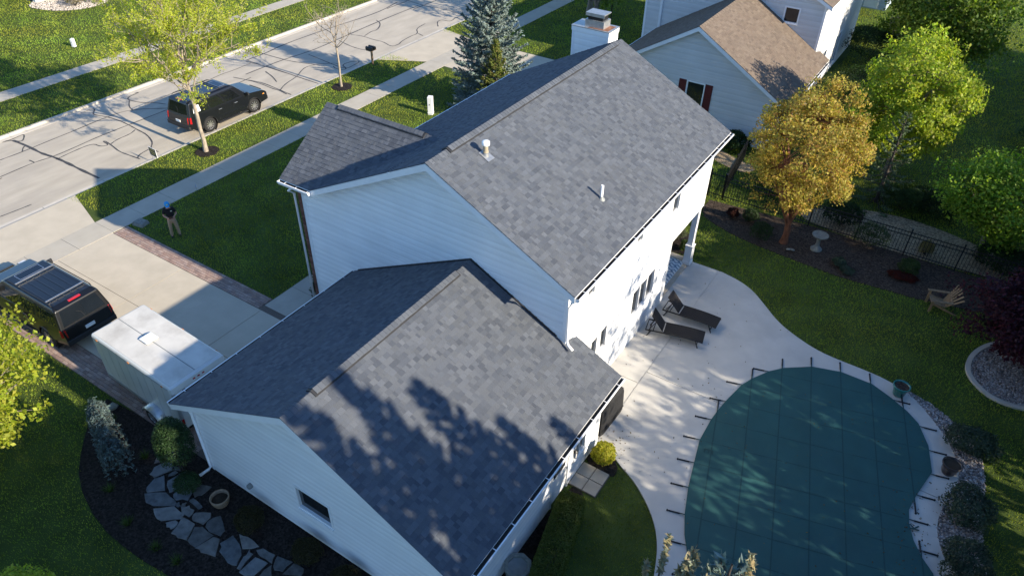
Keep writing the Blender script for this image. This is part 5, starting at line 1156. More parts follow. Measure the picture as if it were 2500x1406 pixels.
        for cx in (xf, xr):
            mb = MB(); pts = [(cx+(ra+.01)*math.cos(math.pi*k/12), sd*(w2-.02), r+(ra+.01)*math.sin(math.pi*k/12)-.02) for k in range(13)]; mb.tube(pts, .022, 5); mb.build('arch_trim', 'cladding', root)
            mb = MB(); mb.lathe([(ra-.005, -.22), (ra-.005, .0)], 24, (cx, sd*(w2-.04), r-.02), 'y') if sd > 0 else mb.lathe([(ra-.005, .0), (ra-.005, .22)], 24, (cx, sd*(w2-.04), r-.02), 'y'); mb.build('wheel_well', 'rubber', root)
            wheel(root, cx, sd*(w2-.15), r, sd, spokes=sp)
    MB().box((-h2-.06, -w2+.10, .50), (-h2+.08, w2-.10, .70)).build('rear_bumper', 'cladding', root, bevel=.03)
    MB().box((h2-.06, -w2+.12, .42), (h2+.05, w2-.12, .62)).build('front_bumper', 'cladding', root, bevel=.03)
    g_ = MB().box((h2-.05, -.46, .66), (h2+.012, .46, .93)).build('grille', 'cladding', root, bevel=.01)
    for k in range(3): MB().box((h2+.0, -.44, .70+k*.075), (h2+.02, .44, .72+k*.075)).build('grille_bar', 'alloy', g_)
    MB().box((-h2-.012, -.17, .78), (-h2+.02, .17, .90)).build('number_plate', 'white_plastic', root)
    MB().box((-h2-.16, -.03, .42), (-h2+.0, .03, .48)).build('tow_hitch', 'steel', root)
    MB().tube([(bx0+.02, 0, belt+.08), (bx0+.08, .05, belt+.28), (bx0+.1, .18, belt+.36)], .01, 5).build('rear_wiper', 'cladding', root)
    MB().box((cow+.02, -.6, belt+.02), (cow+.1, .6, belt+.035)).build('wiper_cowl', 'cladding', root)
    if decal:
        q = [vs[0], vs[1], vs[5], vs[4]]; o = pane('window_sticker', q, (.07, .08), (.20, .19), .22, .74, .0095, 'white_plastic')
    return root
suv((-31.42, 7.86, -.115), R(90), 'black SUV parked on the street under the yellow-green tree', 5.25, 2.0, 1.95, 3.02, 'paint_blue_black', decal=True, ribs=False)
suv((-22.72, -7.08, .018), R(181), 'black SUV hitched in front of the white trailer', 5.5, 2.02, 1.9, 3.3, 'paint_black', belt=1.12, ribs=True, sp=6)

# enclosed cargo trailer, local x forward
TL, TW, TF, TT = 4.15, 1.9, .42, 2.2
trl = empty('cargo_trailer', (-15.68, -7.12, .018), R(180-2.2), 'white enclosed cargo trailer backed up to the garage', 'trailer')
mb = MB(); mb.box((-TL/2, -TW/2, TF), (TL/2, TW/2, TT)); mb.build('box', 'trailer_white', trl, bevel=.10, seg=4)
mb = MB(); mb.box((-TL/2+.09, -TW/2+.08, TT-.02), (TL/2-.09, TW/2-.08, TT+.006)); rf = mb.build('roof_sheet', 'trailer_roof', trl, bevel=.006, seg=1)
MB().box((-TL/2+.1, -.012, TT+.004), (TL/2-.1, .012, TT+.012)).build('roof_seam', 'grey_plastic', trl)
mb = MB(); mb.box((.12, -.2, TT+.004), (.52, .2, TT+.05)); mb.build('roof_vent_base', 'galv', trl, bevel=.01)
mb = MB(); mb.hexa([(.10, -.22, TT+.05), (.54, -.22, TT+.05), (.54, .22, TT+.05), (.10, .22, TT+.05), (.20, -.11, TT+.12), (.44, -.11, TT+.12), (.44, .11, TT+.12), (.20, .11, TT+.12)]); mb.build('roof_vent_lid', 'white_plastic', trl, bevel=.015)
for sd in (-1, 1):
    for k in range(1, 9): MB().box((-TL/2+k*TL/9-.006, sd*TW/2-.004, TF+.13), (-TL/2+k*TL/9+.006, sd*TW/2+.004, TT-.13)).build('panel_seam', 'fender', trl)
    for k in (-1.7, 0, 1.7): MB().box((k-.04, sd*(TW/2+.012)-.012, TT-.11), (k+.04, sd*(TW/2+.012)+.012, TT-.075)).build('marker_light', 'amber_lens', trl)
xb = -TL/2
mb = MB(); mb.box((xb-.025, -TW/2+.02, TT-.26), (xb+.02, TW/2-.02, TT-.03)); mb.build('rear_header', 'trailer_white', trl, bevel=.015)
for sd in (-1, 1): MB().box((xb-.02, sd*(TW/2-.06)-.05, TF), (xb+.02, sd*(TW/2-.06)+.05, TT-.26)).build('rear_post', 'fender', trl)
MB().box((xb-.012, -TW/2+.11, TF+.03), (xb+.02, TW/2-.11, TT-.27)).build('rear_door', 'trailer_white', trl, bevel=.005, seg=1)
for y in (-.16, 0, .16): MB().box((xb-.04, y-.04, TT-.17), (xb-.02, y+.04, TT-.13)).build('marker_light', 'red_lens', trl)
for y in (-.55, .55): MB().box((xb-.035, y-.05, TT-.34), (xb-.01, y+.05, TT-.29)).build('door_latch', 'black_metal', trl)
for sd in (-1, 1): MB().box((xb-.035, sd*(TW/2-.06)-.04, TF+.25), (xb-.02, sd*(TW/2-.06)+.04, TF+.45)).build('tail_light', 'red_lens', trl)
mb = MB()
for sd in (-1, 1): mb.box((-TL/2+.05, sd*(TW/2)-.008, TF-.02), (TL/2-.1, sd*(TW/2)+.008, TF+.12)); mb.box((-TL/2+.1, sd*(TW/2)-.006, TT-.12), (TL/2-.1, sd*(TW/2)+.006, TT-.08))
mb.build('side_trim', 'fender', trl)
MB().box((TL/2-.01, -TW/2+.1, TF), (TL/2+.012, TW/2-.1, TF+.5)).build('stone_guard', 'fender', trl)
for sd in (-1, 1):
    cx = -.75; pts = []
    mb = MB(); n = 12; w_ = .28; R1 = .40
    for k in range(n+1):
        a = math.pi*(.02+.96*k/n); pts.append((cx+R1*1.12*math.cos(a), .36+R1*math.sin(a)))
    vs = [(x, sd*(TW/2-.02), z) for x, z in pts]+[(x, sd*(TW/2+w_), z) for x, z in pts]+[(x, sd*(TW/2+w_), z-.07) for x, z in pts]
    N1 = n+1; mb.add(vs, [(i, i+1, N1+i+1, N1+i) for i in range(n)]+[(N1+i, N1+i+1, 2*N1+i+1, 2*N1+i) for i in range(n)]); mb.build('fender', 'fender', trl, smooth=True)
    wheel(trl, cx, sd*(TW/2+.14), .34, sd, wd=.2, spokes=8)
mb = MB(); mb.bar((TL/2-.3, -.55, TF-.06), (TL/2+1.0, -.03, TF-.06), .06, .1); mb.bar((TL/2-.3, .55, TF-.06), (TL/2+1.0, .03, TF-.06), .06, .1); mb.bar((TL/2+.9, 0, TF-.05), (TL/2+1.2, 0, TF+.0), .08, .09); mb.tube([(TL/2+.8, 0, .05), (TL/2+.8, 0, .95)], .03, 8); mb.build('tongue', 'black_metal', trl)
MB().box((-TL/2+.05, -TW/2+.2, TF-.12), (TL/2-.05, TW/2-.2, TF+.0)).build('chassis', 'black_metal', trl)

# ------------------------------------------------------------------ the drone pilot
def skin_obj(name, verts, edges, radii, m, parent, sub=2, root_i=0):
    me = bpy.data.meshes.new(name); me.from_pydata(verts, edges, []); me.materials.append(M(m)); o = link(name, me, parent)
    md = o.modifiers.new('skin', 'SKIN'); md.use_smooth_shade = True
    lay = me.skin_vertices[0] if me.skin_vertices else None
    if lay is None:
        bpy.context.view_layer.objects.active = o; bpy.ops.mesh.customdata_skin_add(); lay = me.skin_vertices[0]
    for i, r in enumerate(radii):
        lay.data[i].radius = r if isinstance(r, tuple) else (r, r); lay.data[i].use_root = (i == root_i)
    s = o.modifiers.new('sub', 'SUBSURF'); s.levels = sub; s.render_levels = sub; return o
per = empty('person', (-23.44, -1.14, 0), R(-28.8-90+180), 'person in black shirt, khaki trousers and blue cap holding a controller', 'person')
# local: faces -y before rotation offset; x to the figure's side
def FW(x, y, z): return (x, -y, z)     # y forward
V = []; E_ = []; RD = []
def vtx(p, r, link_to=None):
    V.append(FW(*p)); RD.append(r); i = len(V)-1
    if link_to is not None: E_.append((link_to, i))
    return i
pel = vtx((0, 0, .88), (.15, .11)); wa = vtx((0, .0, 1.02), (.14, .105), pel); ch_ = vtx((0, .01, 1.22), (.165, .115), wa); nk = vtx((0, .02, 1.39), (.07, .07), ch_); nk2 = vtx((0, .05, 1.46), .055, nk)
hd = vtx((0, .09, 1.54), (.075, .09), nk2); vtx((0, .10, 1.64), (.06, .075), hd)
for s in (-1, 1):
    sh_ = vtx((s*.17, .0, 1.35), .062, ch_); el = vtx((s*.25, .03, 1.08), .046, sh_); wr = vtx((s*.10, .26, 1.04), .03, el); pm = vtx((s*.055, .32, 1.045), (.034, .02), wr)
    for k, (dx, ln) in enumerate(((-.022, .062), (-.006, .07), (.010, .066), (.024, .05))):
        a = vtx((s*(.05+dx*.6)-s*.015, .345+.006*k, 1.05-.012*k), .0085, pm); vtx((s*(.02+dx*.3), .352, 1.05-.014*k), .0075, a)
    t0 = vtx((s*.06, .315, 1.075), .0095, pm); vtx((s*.04, .33, 1.09), .008, t0)
    hip = vtx((s*.095, 0, .80), .088, pel); kn = vtx((s*.125, .02, .46), .06, hip); an = vtx((s*.15, -.01, .09), .042, kn); vtx((s*.165, .14, .04), .035, an)
body = skin_obj('body', V, E_, RD, 'skin', per)
V = []; E_ = []; RD = []
pel = vtx((0, 0, .93), (.175, .135)); wa = vtx((0, 0, 1.05), (.165, .13), pel); ch_ = vtx((0, .01, 1.23), (.185, .135), wa); nk = vtx((0, .02, 1.375), (.10, .09), ch_)
for s in (-1, 1):
    sh_ = vtx((s*.175, 0, 1.345), .08, ch_); vtx((s*.235, .02, 1.13), .068, sh_)
skin_obj('shirt', V, E_, RD, 'shirt', per)
V = []; E_ = []; RD = []
pel = vtx((0, 0, .90), (.165, .13)); cr = vtx((0, 0, .82), (.14, .12), pel)
for s in (-1, 1):
    hip = vtx((s*.095, 0, .74), .10, cr); kn = vtx((s*.125, .02, .46), .078, hip); m_ = vtx((s*.14, .005, .25), .07, kn); vtx((s*.152, -.005, .06), .072, m_)
skin_obj('trousers', V, E_, RD, 'khaki', per)
for s in (-1, 1):
    V = []; E_ = []; RD = []
    a = vtx((s*.155, -.04, .05), .05); b = vtx((s*.16, .06, .05), .05, a); vtx((s*.17, .16, .035), .04, b); skin_obj('shoe', V, E_, RD, 'cladding', per)
mb = MB(); mb.lathe([(.105, 1.585), (.108, 1.63), (.098, 1.68), (.065, 1.72), (0, 1.735)], 16, (0, -.095, 0))
cap_ = mb.build('cap', 'cap_blue', per, smooth=True)
mb = MB(); n = 9; vs = []
for k in range(n):
    a = math.pi*k/(n-1); vs += [(.10*math.cos(a), -.11-.09*math.sin(a)*.9, 1.60), (.09*math.cos(a), -.13-.19*math.sin(a), 1.575)]
mb.add(vs+[(x, y, z-.008) for x, y, z in vs], [(2*k, 2*k+1, 2*k+3, 2*k+2) for k in range(n-1)]+[(2*n+2*k, 2*n+2*k+2, 2*n+2*k+3, 2*n+2*k+1) for k in range(n-1)]+[(2*k+1, 2*n+2*k+1, 2*n+2*k+3, 2*k+3) for k in range(n-1)])
mb.build('cap_brim', 'cap_blue', cap_)
MB().box((-.03, -.212, 1.62), (.03, -.198, 1.66)).build('cap_patch', 'cap_patch', cap_)
mb = MB(); mb.lathe([(.097, 1.50), (.103, 1.54), (.104, 1.59)], 14, (0, -.08, 0)); mb.build('hair', 'bark_dark', per, smooth=True)
mb = MB(); mb.lathe([(0, 0), (.012, .01), (.016, .03), (0, .05)], 8, (0, -.185, 1.535)); mb.build('nose', 'skin', per, smooth=True)
for s in (-1, 1):
    mb = MB(); mb.lathe([(0, -.03), (.014, -.02), (.016, .015), (0, .03)], 8, (s*.085, -.09, 1.55)); mb.build('ear', 'skin', per, smooth=True)
    mb = MB(); mb.lathe([(0, -.008), (.008, 0), (0, .008)], 8, (s*.03, -.172, 1.565)); mb.build('eye', 'cladding', per)
MB().box((-.025, -.176, 1.498), (.025, -.165, 1.506)).build('mouth', 'shutter', per)
MB().box((.05, -.152, 1.27), (.115, -.142, 1.31)).build('shirt_badge', 'patch_cream', per)
rc = empty('remote_controller', (0, 0, 0), 0, 'small dark remote controller held in both hands', 'controller')
rc.rotation_euler = per.rotation_euler; rc.location = per.matrix_world.to_translation()
rc.location = (-23.44, -1.14, 0)
MB().box((-.075, -.385, 1.055), (.075, -.315, 1.085)).build('case', 'cladding', rc, bevel=.01); MB().box((-.06, -.40, 1.095), (.06, -.388, 1.16)).build('screen', 'glass_car', rc)
for s in (-1, 1): MB().tube([(s*.045, -.35, 1.085), (s*.045, -.35, 1.105)], .006, 6).build('stick', 'black_metal', rc)
# ------------------------------------------------------------------ vegetation
def unit(v): return v/np.maximum(np.linalg.norm(v, axis=-1, keepdims=True), 1e-9)
def leaves(name, P, Nn, size, col, parent, origin, aspect=.6, m='leaf', T=None):
    n = len(P); Nn = unit(Nn)
    t = RNG.normal(size=(n, 3)) if T is None else T
    t = unit(t-(t*Nn).sum(1, keepdims=True)*Nn); b = np.cross(Nn, t); s = size[:, None]
    V = np.stack([P-t*s*.5, P+b*s*aspect*.5-Nn*s*.06+t*s*.05, P+t*s*.5-Nn*s*.08, P-b*s*aspect*.5-Nn*s*.06+t*s*.05], 1).reshape(-1, 3)
    return np_mesh(name, V, np.arange(4*n).reshape(-1, 4), m, parent, np.repeat(col, 4, 0), origin=origin)
def tubes(name, lines, m, parent, origin, sides=5):
    VV = []; FF = []; base = 0
    for pts, rad in lines:
        pts = np.asarray(pts, float); k = len(pts); rad = np.asarray(rad, float)
        d = unit(np.gradient(pts, axis=0)); ref = np.where(np.abs(d[:, 2:]) < .9, np.array([[0, 0, 1.]]), np.array([[1., 0, 0]]))
        a = unit(np.cross(d, ref)); b = np.cross(d, a); th = np.arange(sides)*2*math.pi/sides
        ring = pts[:, None]+(a[:, None]*np.cos(th)[None, :, None]+b[:, None]*np.sin(th)[None, :, None])*rad[:, None, None]
        VV.append(ring.reshape(-1, 3)); i = np.arange(k-1)[:, None]*sides; j = np.arange(sides)[None]
        FF.append(np.stack([i+j, i+(j+1) % sides, i+sides+(j+1) % sides, i+sides+j], -1).reshape(-1, 4)+base); base += k*sides
    return np_mesh(name, np.concatenate(VV), np.concatenate(FF), m, parent, smooth=True, origin=origin)
def bez(p0, p1, p2, n):
    t = np.linspace(0, 1, n)[:, None]; return (1-t)**2*p0+2*t*(1-t)*p1+t*t*p2
def palette(n, cols, jit=.12):
    c = np.array(cols); k = RNG.integers(0, len(c), n); return c[k]*RNG.uniform(1-jit, 1+jit, (n, 1))*RNG.uniform(1-jit*.4, 1+jit*.4, (n, 3))
def round_tree(name, base, label, group, crown_c, radii, n_clump, per, lsize, cols, trunk_h, trunk_r, bark='bark', lob=.22, sig=.30, forks=7, stems=1, aspect=.65, up=.35, cat='tree', hollow=.5, limb_r=.45):
    global RNG
    base = np.array(base, float); RNG = np.random.default_rng(int(abs(base[0]*137+base[1]*31))+3); root = empty(name, tuple(base), 0, label, cat, group); cc = base+np.array(crown_c); rad = np.array(radii)
    D = unit(RNG.normal(size=(n_clump, 3))); lobes = unit(RNG.normal(size=(11, 3)))
    f = 1+lob*(1.5*np.max(np.maximum(D@lobes.T, 0)**5, axis=1)-.75)
    rr = RNG.uniform(hollow**3, 1, n_clump)**(1/3)*f; C = cc+D*rr[:, None]*rad
    C[:, 2] = np.maximum(C[:, 2], base[2]+trunk_h*.75)
    lines = []
    lean = RNG.normal(size=2)*.05
    forkp = base+np.array([lean[0]*trunk_h, lean[1]*trunk_h, trunk_h])
    if stems == 1:
        pts = np.array([base+(forkp-base)*t+np.array([.03*math.sin(5*t+base[0]), .03*math.cos(4*t), 0]) for t in np.linspace(0, 1, 6)])
        lines.append((pts, trunk_r*np.array([1.35, 1.02, .95, .9, .86, .82])))
    ends = C[RNG.choice(n_clump, forks, replace=False)]; limb_pts = []; limb_rad = []
    for e in ends:
        e = cc+(e-cc)*.8; mid = (forkp+e)/2+np.array([0, 0, .25*np.linalg.norm(e-forkp)])*.5+RNG.normal(size=3)*.12
        p = bez(forkp-np.array([0, 0, .05]), mid, e, 8); p[1:-1] += RNG.normal(size=(6, 3))*.03*np.linalg.norm(e-forkp)*.3
        r_ = trunk_r*limb_r*np.linspace(1, .12, 8)+.006; lines.append((p, r_)); limb_pts.append(p); limb_rad.append(r_)
    LP = np.concatenate(limb_pts)
    for c in C:
        d = np.linalg.norm(LP-c, axis=1)+.6*np.maximum(LP[:, 2]-c[2]+.1, 0); k = int(np.argmin(d)); a = LP[k]
        if np.linalg.norm(c-a) < .08: continue
        p = bez(a, (a+c)/2+RNG.normal(size=3)*.08+np.array([0, 0, .08]), c, 4); lines.append((p, np.array([.02, .014, .009, .005])*(1 if np.max(rad) > 1.5 else .6)))
    tubes('trunk', lines, bark, root, base, 6)
    n = n_clump*per; idx = np.repeat(np.arange(n_clump), per); spread = sig*RNG.uniform(.7, 1.3, n_clump)[idx]
    P = C[idx]+np.clip(RNG.normal(size=(n, 3)), -1.55, 1.55)*spread[:, None]*np.array([1, 1, .7]); Nn = unit(P-cc)*.55+RNG.normal(size=(n, 3))*.75+np.array([0, 0, up])
    clump_b = RNG.uniform(.82, 1.18, n_clump)[idx][:, None]; col = palette(n, cols, .22)*clump_b
    leaves('crown', P, Nn, lsize*RNG.uniform(.45, 1.35, n), col, root, base, aspect); return root
def grow_tree(name, base, label, group, h, trunk_h, trunk_r, spread, cols, leaf_n, lsize, bark, levels=4, limbs=11, seed=1, up=.35):
    rg = np.random.default_rng(seed); base = np.array(base, float); root = empty(name, tuple(base), 0, label, 'tree', group); lines = []; tips = []
    fk = base+np.array([-.02*h, .01*h, trunk_h])
    lines.append((np.array([base+(fk-base)*t for t in np.linspace(0, 1, 6)])+rg.normal(size=(6, 3))*.012, trunk_r*np.array([1.3, 1, .95, .9, .86, .8])))
    def br(p, d, L, r, lev):
        n = 6; pts = [p]; dd = d.copy()
        for k in range(n):
            dd = unit(dd+rg.normal(size=3)*.13+np.array([0, 0, up*.12])); pts.append(pts[-1]+dd*L/n)
        pts = np.array(pts); lines.append((pts, np.linspace(r, r*.35, n+1)))
        if lev >= 2: tips.append((pts, lev))
        if lev >= levels: return
        for k in range({0: 3, 1: 4, 2: 4, 3: 3}[min(lev, 3)]+rg.integers(0, 2)):
            t = rg.uniform(.25, .98); i = min(int(t*n), n-1); q = pts[i]+(pts[i+1]-pts[i])*(t*n-i)
            side = unit(np.cross(dd, rg.normal(size=3))); nd = unit(dd*.75+side*rg.uniform(.45, .85)+np.array([0, 0, up*.3]))
            br(q, nd, L*rg.uniform(.42, .62), r*.45, lev+1)
    leader = unit(np.array([.02, 0, 1.])); br(fk, leader, (h-trunk_h)*.72, trunk_r*.7, 0)
    for k in range(limbs):
        a = 2*math.pi*k/limbs+rg.uniform(-.3, .3); el = rg.uniform(.35, 1.15); d = np.array([math.cos(a)*math.cos(el), math.sin(a)*math.cos(el), math.sin(el)])
        br(fk+np.array([0, 0, rg.uniform(-.35, (h-trunk_h)*.28)]), d, spread*rg.uniform(.75, 1.1), trunk_r*.42, 1)
    tubes('trunk', lines, bark, root, base, 5)
    if leaf_n:
        pick = rg.integers(0, len(tips), leaf_n); P = np.empty((leaf_n, 3))
        for i, k in enumerate(pick):
            pts = tips[k][0]; t = rg.uniform(.15, 1)*6; j = min(int(t), 5); P[i] = pts[j]+(pts[j+1]-pts[j])*(t-j)
        P += rg.normal(size=P.shape)*.055
        leaves('crown', P, rg.normal(size=P.shape)+np.array([0, 0, .4]), lsize*rg.uniform(.6, 1.3, leaf_n), palette(leaf_n, cols, .15), root, base, .5)
    return root
def conifer(name, base, label, group, h, r, cols, z0=.25, whorl=.22, per=9, bark='bark_dark', tip_up=.25, nsize=.11, seed=1, dens=1.0, cat='tree', shape=.9, share=None, elev=(-14, 42), width=.32, leaders=0):
    rg = np.random.default_rng(seed); base = np.array(base, float); root = empty(name, tuple(base), 0, label, cat, group)
    lines = [(np.array([base+np.array([0, 0, h*t]) for t in np.linspace(0, 1, 8)]), (.018*h+.02)*np.linspace(1, .06, 8))]; PP = []; TT = []
    zs = np.arange(z0, h*.985, whorl)
    for z in zs:
        t = (z-z0)/(h-z0); L0 = r*(1-t)**shape+.10; nb_ = max(4, int(per*(1-.45*t)))
        ph = rg.uniform(0, 6.28)
        for k in range(nb_):
            a = ph+2*math.pi*k/nb_+rg.uniform(-.25, .25); L = L0*rg.uniform(.72, 1.12); el = R(elev[0]+(elev[1]-elev[0])*t**1.5+rg.uniform(-7, 7)); H = np.array([math.cos(a), math.sin(a), 0]); n = 6
            s = np.linspace(0, 1, n+1)[:, None]; pts = base+np.array([0, 0, z+rg.uniform(-.06, .06)])+H*L*s*math.cos(el)+np.array([0, 0, 1.])*(L*s*math.sin(el)-.10*L*np.sin(s*math.pi)+tip_up*L*s**3*.5)
            lines.append((pts, np.linspace(.012+.008*L, .004, n+1)))
            m = max(5, int(dens*(9+26*L)))
            for q in range(m):
                u = rg.uniform(.12, 1)**.8; i = min(int(u*n), n-1); p = pts[i]+(pts[i+1]-pts[i])*(u*n-i); d = unit(pts[i+1]-pts[i]); sd = np.cross(d, [0, 0, 1.])*rg.choice([-1, 1])
                tl = min(.45, .30*L*(1.1-u)+.10)*rg.uniform(.5, 1.1); tw = unit(d*.75+sd*rg.uniform(.35, .9)+np.array([0, 0, rg.uniform(-.25, .22)]))
                c = 3
                for w_ in range(c): PP.append(p+tw*tl*(w_+.5)/c+rg.normal(size=3)*.012); TT.append(unit(tw+rg.normal(size=3)*.35))
    for k in range(leaders):
        a = rg.uniform(0, 6.28); rr = rg.uniform(.1, 1.15); b0 = base+np.array([rr*math.cos(a), rr*math.sin(a), h-.25-rr*1.1]); hh = rg.uniform(.25, .55)
        for q in range(46): PP.append(b0+np.array([0, 0, hh*q/46])+rg.normal(size=3)*.012); TT.append(unit(np.array([0, 0, .9])+rg.normal(size=3)*.6))
        lines.append((np.array([b0-[0, 0, .2], b0, b0+[0, 0, hh]]), np.array([.014, .012, .005])))
    P = np.array(PP); T = np.array(TT); n = len(P); cc_ = palette(n, cols, .16)
    if leaders: cc_[n-46*leaders:] = palette(46*leaders, [(.30, .24, .12), (.24, .21, .12), (.20, .22, .15)])
    tubes('trunk', lines, bark, root, base, 5)
    leaves('crown', P, rg.normal(size=(n, 3))+np.array([0, 0, .9]), nsize*rg.uniform(.75, 1.35, n), cc_, root, base, width, 'needle', T)
    return root
def shrub(name, base, label, radii, n, lsize, cols, group=None, m='leaf', square=False, rz=0, flat=.0, aspect=.55, cat='shrub', lump=.12, hollow=.75, seed=0):
    """leafy mass on short stems; ellipsoid or clipped block"""
    rg = np.random.default_rng(seed+5); base = np.array(base, float); root = empty(name, tuple(base), 0, label, cat, group); rad = np.array(radii)
    if square:
        P = rg.uniform(-1, 1, (n, 3)); ax = rg.integers(0, 3, n); keep = rg.uniform(size=n) < .8
        for k in range(3): P[(ax == k) & keep, k] = np.sign(P[(ax == k) & keep, k])*rg.uniform(.86, 1.03, ((ax == k) & keep).sum())
        corner = np.sum(np.abs(P)**6, 1)**(1/6); P = np.where(corner[:, None] > 1.04, P/corner[:, None]*1.04, P)
        P[:, 2] = np.maximum(P[:, 2], -.95); Nn = np.sign(P)*(np.abs(P)**5)+rg.normal(size=P.shape)*.5
    else:
        D = unit(rg.normal(size=(n, 3))); D[:, 2] = np.where(D[:, 2] < -.35, -D[:, 2], D[:, 2]); lobes = unit(rg.normal(size=(24, 3)))
        f = 1+lump*(np.max(D@lobes.T, 1)**8*1.6-.8); P = D*f[:, None]*(rg.uniform(hollow, 1.03, n))[:, None]; Nn = D*.9+rg.normal(size=P.shape)*.6+np.array([0, 0, .25])
    P = P*rad; c, s = math.cos(rz), math.sin(rz); P = np.stack([P[:, 0]*c-P[:, 1]*s, P[:, 0]*s+P[:, 1]*c, P[:, 2]+rad[2]*.97], 1)+base
    lines = []
    for k in range(7):
        q = P[rg.integers(0, n)]; lines.append((bez(base+rg.normal(size=3)*np.array([.03, .03, 0]), (base+q)/2+np.array([0, 0, .05]), base+(q-base)*.85, 5), np.linspace(.02, .006, 5)))
    tubes('stem', lines, 'bark_dark', root, base, 5)
    leaves('foliage', P, Nn, lsize*rg.uniform(.6, 1.3, n), palette(n, cols, .16), root, base, aspect, m); return root

# deciduous trees in view
YG = [(.40, .44, .035), (.44, .46, .05), (.33, .40, .03), (.48, .48, .07)]
grow_tree('street_tree', (-28.61, 4.6, .03), 'young street tree with sparse yellow-green spring leaves', 'street trees on the verge', 9.2, 3.0, .115, 3.7, YG, 36000, .10, 'bark_pale', seed=5, limbs=19)
grow_tree('street_tree', (-28.79, 14.68, .03), 'bare slim street tree near the mailboxes', 'street trees on the verge', 5.0, 2.35, .07, 1.75, None, 0, 0, 'bark_pale', seed=8, limbs=9, levels=3)
AMB = [(.40, .295, .062), (.44, .335, .07), (.36, .29, .06), (.40, .235, .065), (.44, .37, .075), (.32, .28, .06)]
round_tree('amber_tree', (-1.5, 13.25, .03), 'amber bronze leaved tree with red peeling bark by the fence', None, (-.25, .2, 4.55), (2.55, 2.5, 2.5), 310, 105, .105, AMB, 1.0, .16, 'bark_red', lob=.25, sig=.18, forks=9, limb_r=.62)
LIME = [(.30, .37, .03), (.35, .40, .04), (.24, .33, .03), (.38, .42, .055)]
round_tree('lime_tree', (.9, 22.6, 0), 'large lime green maple beyond the fence', None, (0, -.2, 3.8), (2.45, 2.45, 2.7), 270, 110, .15, LIME, 2.0, .17, sig=.27, lob=.35)
GRN = [(.085, .15, .02), (.11, .18, .025), (.065, .12, .018), (.13, .20, .03)]
round_tree('green_tree', (.2, 38.5, 0), 'big dark green tree at the top corner of the gardens', None, (0, 0, 4.0), (3.4, 3.4, 3.2), 330, 85, .22, [(.12, .19, .024), (.155, .23, .03), (.09, .155, .02), (.19, .26, .035)], 1.6, .2, sig=.5, lob=.3)
round_tree('green_tree', (5.7, 17.2, 0), 'bright green maple leaning over the iron fence', None, (-.1, -.1, 2.7), (2.0, 2.0, 1.8), 230, 100, .13, [(.17, .28, .025), (.21, .32, .03), (.14, .25, .025), (.25, .35, .04)], 1.2, .13, sig=.3, lob=.4)
PUR = [(.050, .010, .020), (.065, .014, .024), (.038, .008, .018), (.08, .018, .028)]
round_tree('purple_tree', (8.1, 10.0, .03), 'dark purple japanese maple over the gravel bed', None, (-.1, 0, 2.1), (2.5, 2.5, 1.8), 260, 120, .12, PUR, .7, .1, 'bark_dark', sig=.26, lob=.4, up=.7)
round_tree('lime_tree', (-19.45, -12.35, 0), 'sunlit lime green tree at the edge of the side lawn', None, (.7, .5, 3.2), (2.5, 2.4, 2.5), 260, 95, .13, [(.27, .31, .02), (.31, .34, .03), (.22, .27, .02), (.34, .36, .05)], 1.4, .13, sig=.26, lob=.35)
round_tree('olive_tree', (-56.2, 6.2, .03), 'olive yellow tree on the lawn across the street', None, (0, 0, 3.3), (2.6, 2.6, 2.6), 180, 70, .15, [(.22, .19, .035), (.26, .22, .04), (.19, .18, .03)], 1.2, .12, sig=.3)
# conifers
BLUE = [(.17, .22, .195), (.21, .265, .235), (.14, .185, .16), (.25, .305, .275)]
conifer('blue_spruce', (-19.9, 17.6, 0), 'tall blue spruce in front of the white house', 'conifers by the house', 8.4, 2.45, BLUE, seed=3, per=11, whorl=.19, nsize=.155, dens=1.4, width=.36, shape=.72)
conifer('green_conifer', (-18.7, 16.35, 0), 'short yellow-green conifer in front of the blue spruce', 'conifers by the house', 4.4, 1.35, [(.13, .165, .028), (.16, .19, .034), (.095, .13, .024), (.19, .16, .045)], seed=4, per=10, whorl=.2, nsize=.14, elev=(5, 60), width=.3)
FS = [(.10, .16, .15), (.13, .20, .19), (.08, .13, .125), (.16, .20, .15)]
conifer('blue_spruce', (2.35, -10.15, 0), 'blue spruce whose top shoots rise in front of the pool', None, 10.35, 2.4, FS, seed=6, per=9, whorl=.26, nsize=.13, z0=.6, leaders=22, tip_up=.5)
# weeping spruce by the trailer
rg = np.random.default_rng(2); wroot = empty('weeping_spruce', (-15.15, -9.65, .03), 0, 'small weeping blue spruce drooping over the dark mulch', 'tree'); PP = []; TT = []; lines = []
top = np.array([-15.15, -9.65, 1.55]); lines.append((bez(np.array([-15.15, -9.65, .03]), np.array([-15.3, -9.6, .9]), top, 6), np.linspace(.05, .03, 6)))
spine = bez(np.array([-15.65, -9.45, 1.5]), np.array([-15.1, -9.6, 1.75]), np.array([-14.15, -10.05, 1.05]), 12); lines.append((spine, np.linspace(.03, .015, 12)))
for k in range(95):
    p = spine[rg.integers(0, 12)]+rg.normal(size=3)*.06; a = rg.uniform(0, 6.28); out = rg.uniform(.12, .42); e = p+np.array([math.cos(a)*out, math.sin(a)*out, -rg.uniform(.45, 1.25)]); e[2] = max(e[2], .08)
    q = bez(p, p+np.array([math.cos(a)*out, math.sin(a)*out, .12]), e, 9); lines.append((q, np.linspace(.012, .004, 9)))
    for j in range(1, 9):
        for w_ in range(9): PP.append(q[j]+rg.normal(size=3)*.03); TT.append(unit(q[j]-q[j-1])+rg.normal(size=3)*.55)
for w_ in range(90): PP.append(np.array([-15.6, -9.4, 1.55])+rg.normal(size=3)*np.array([.10, .08, .07])); TT.append(rg.normal(size=3)+np.array([-.5, .5, .8]))
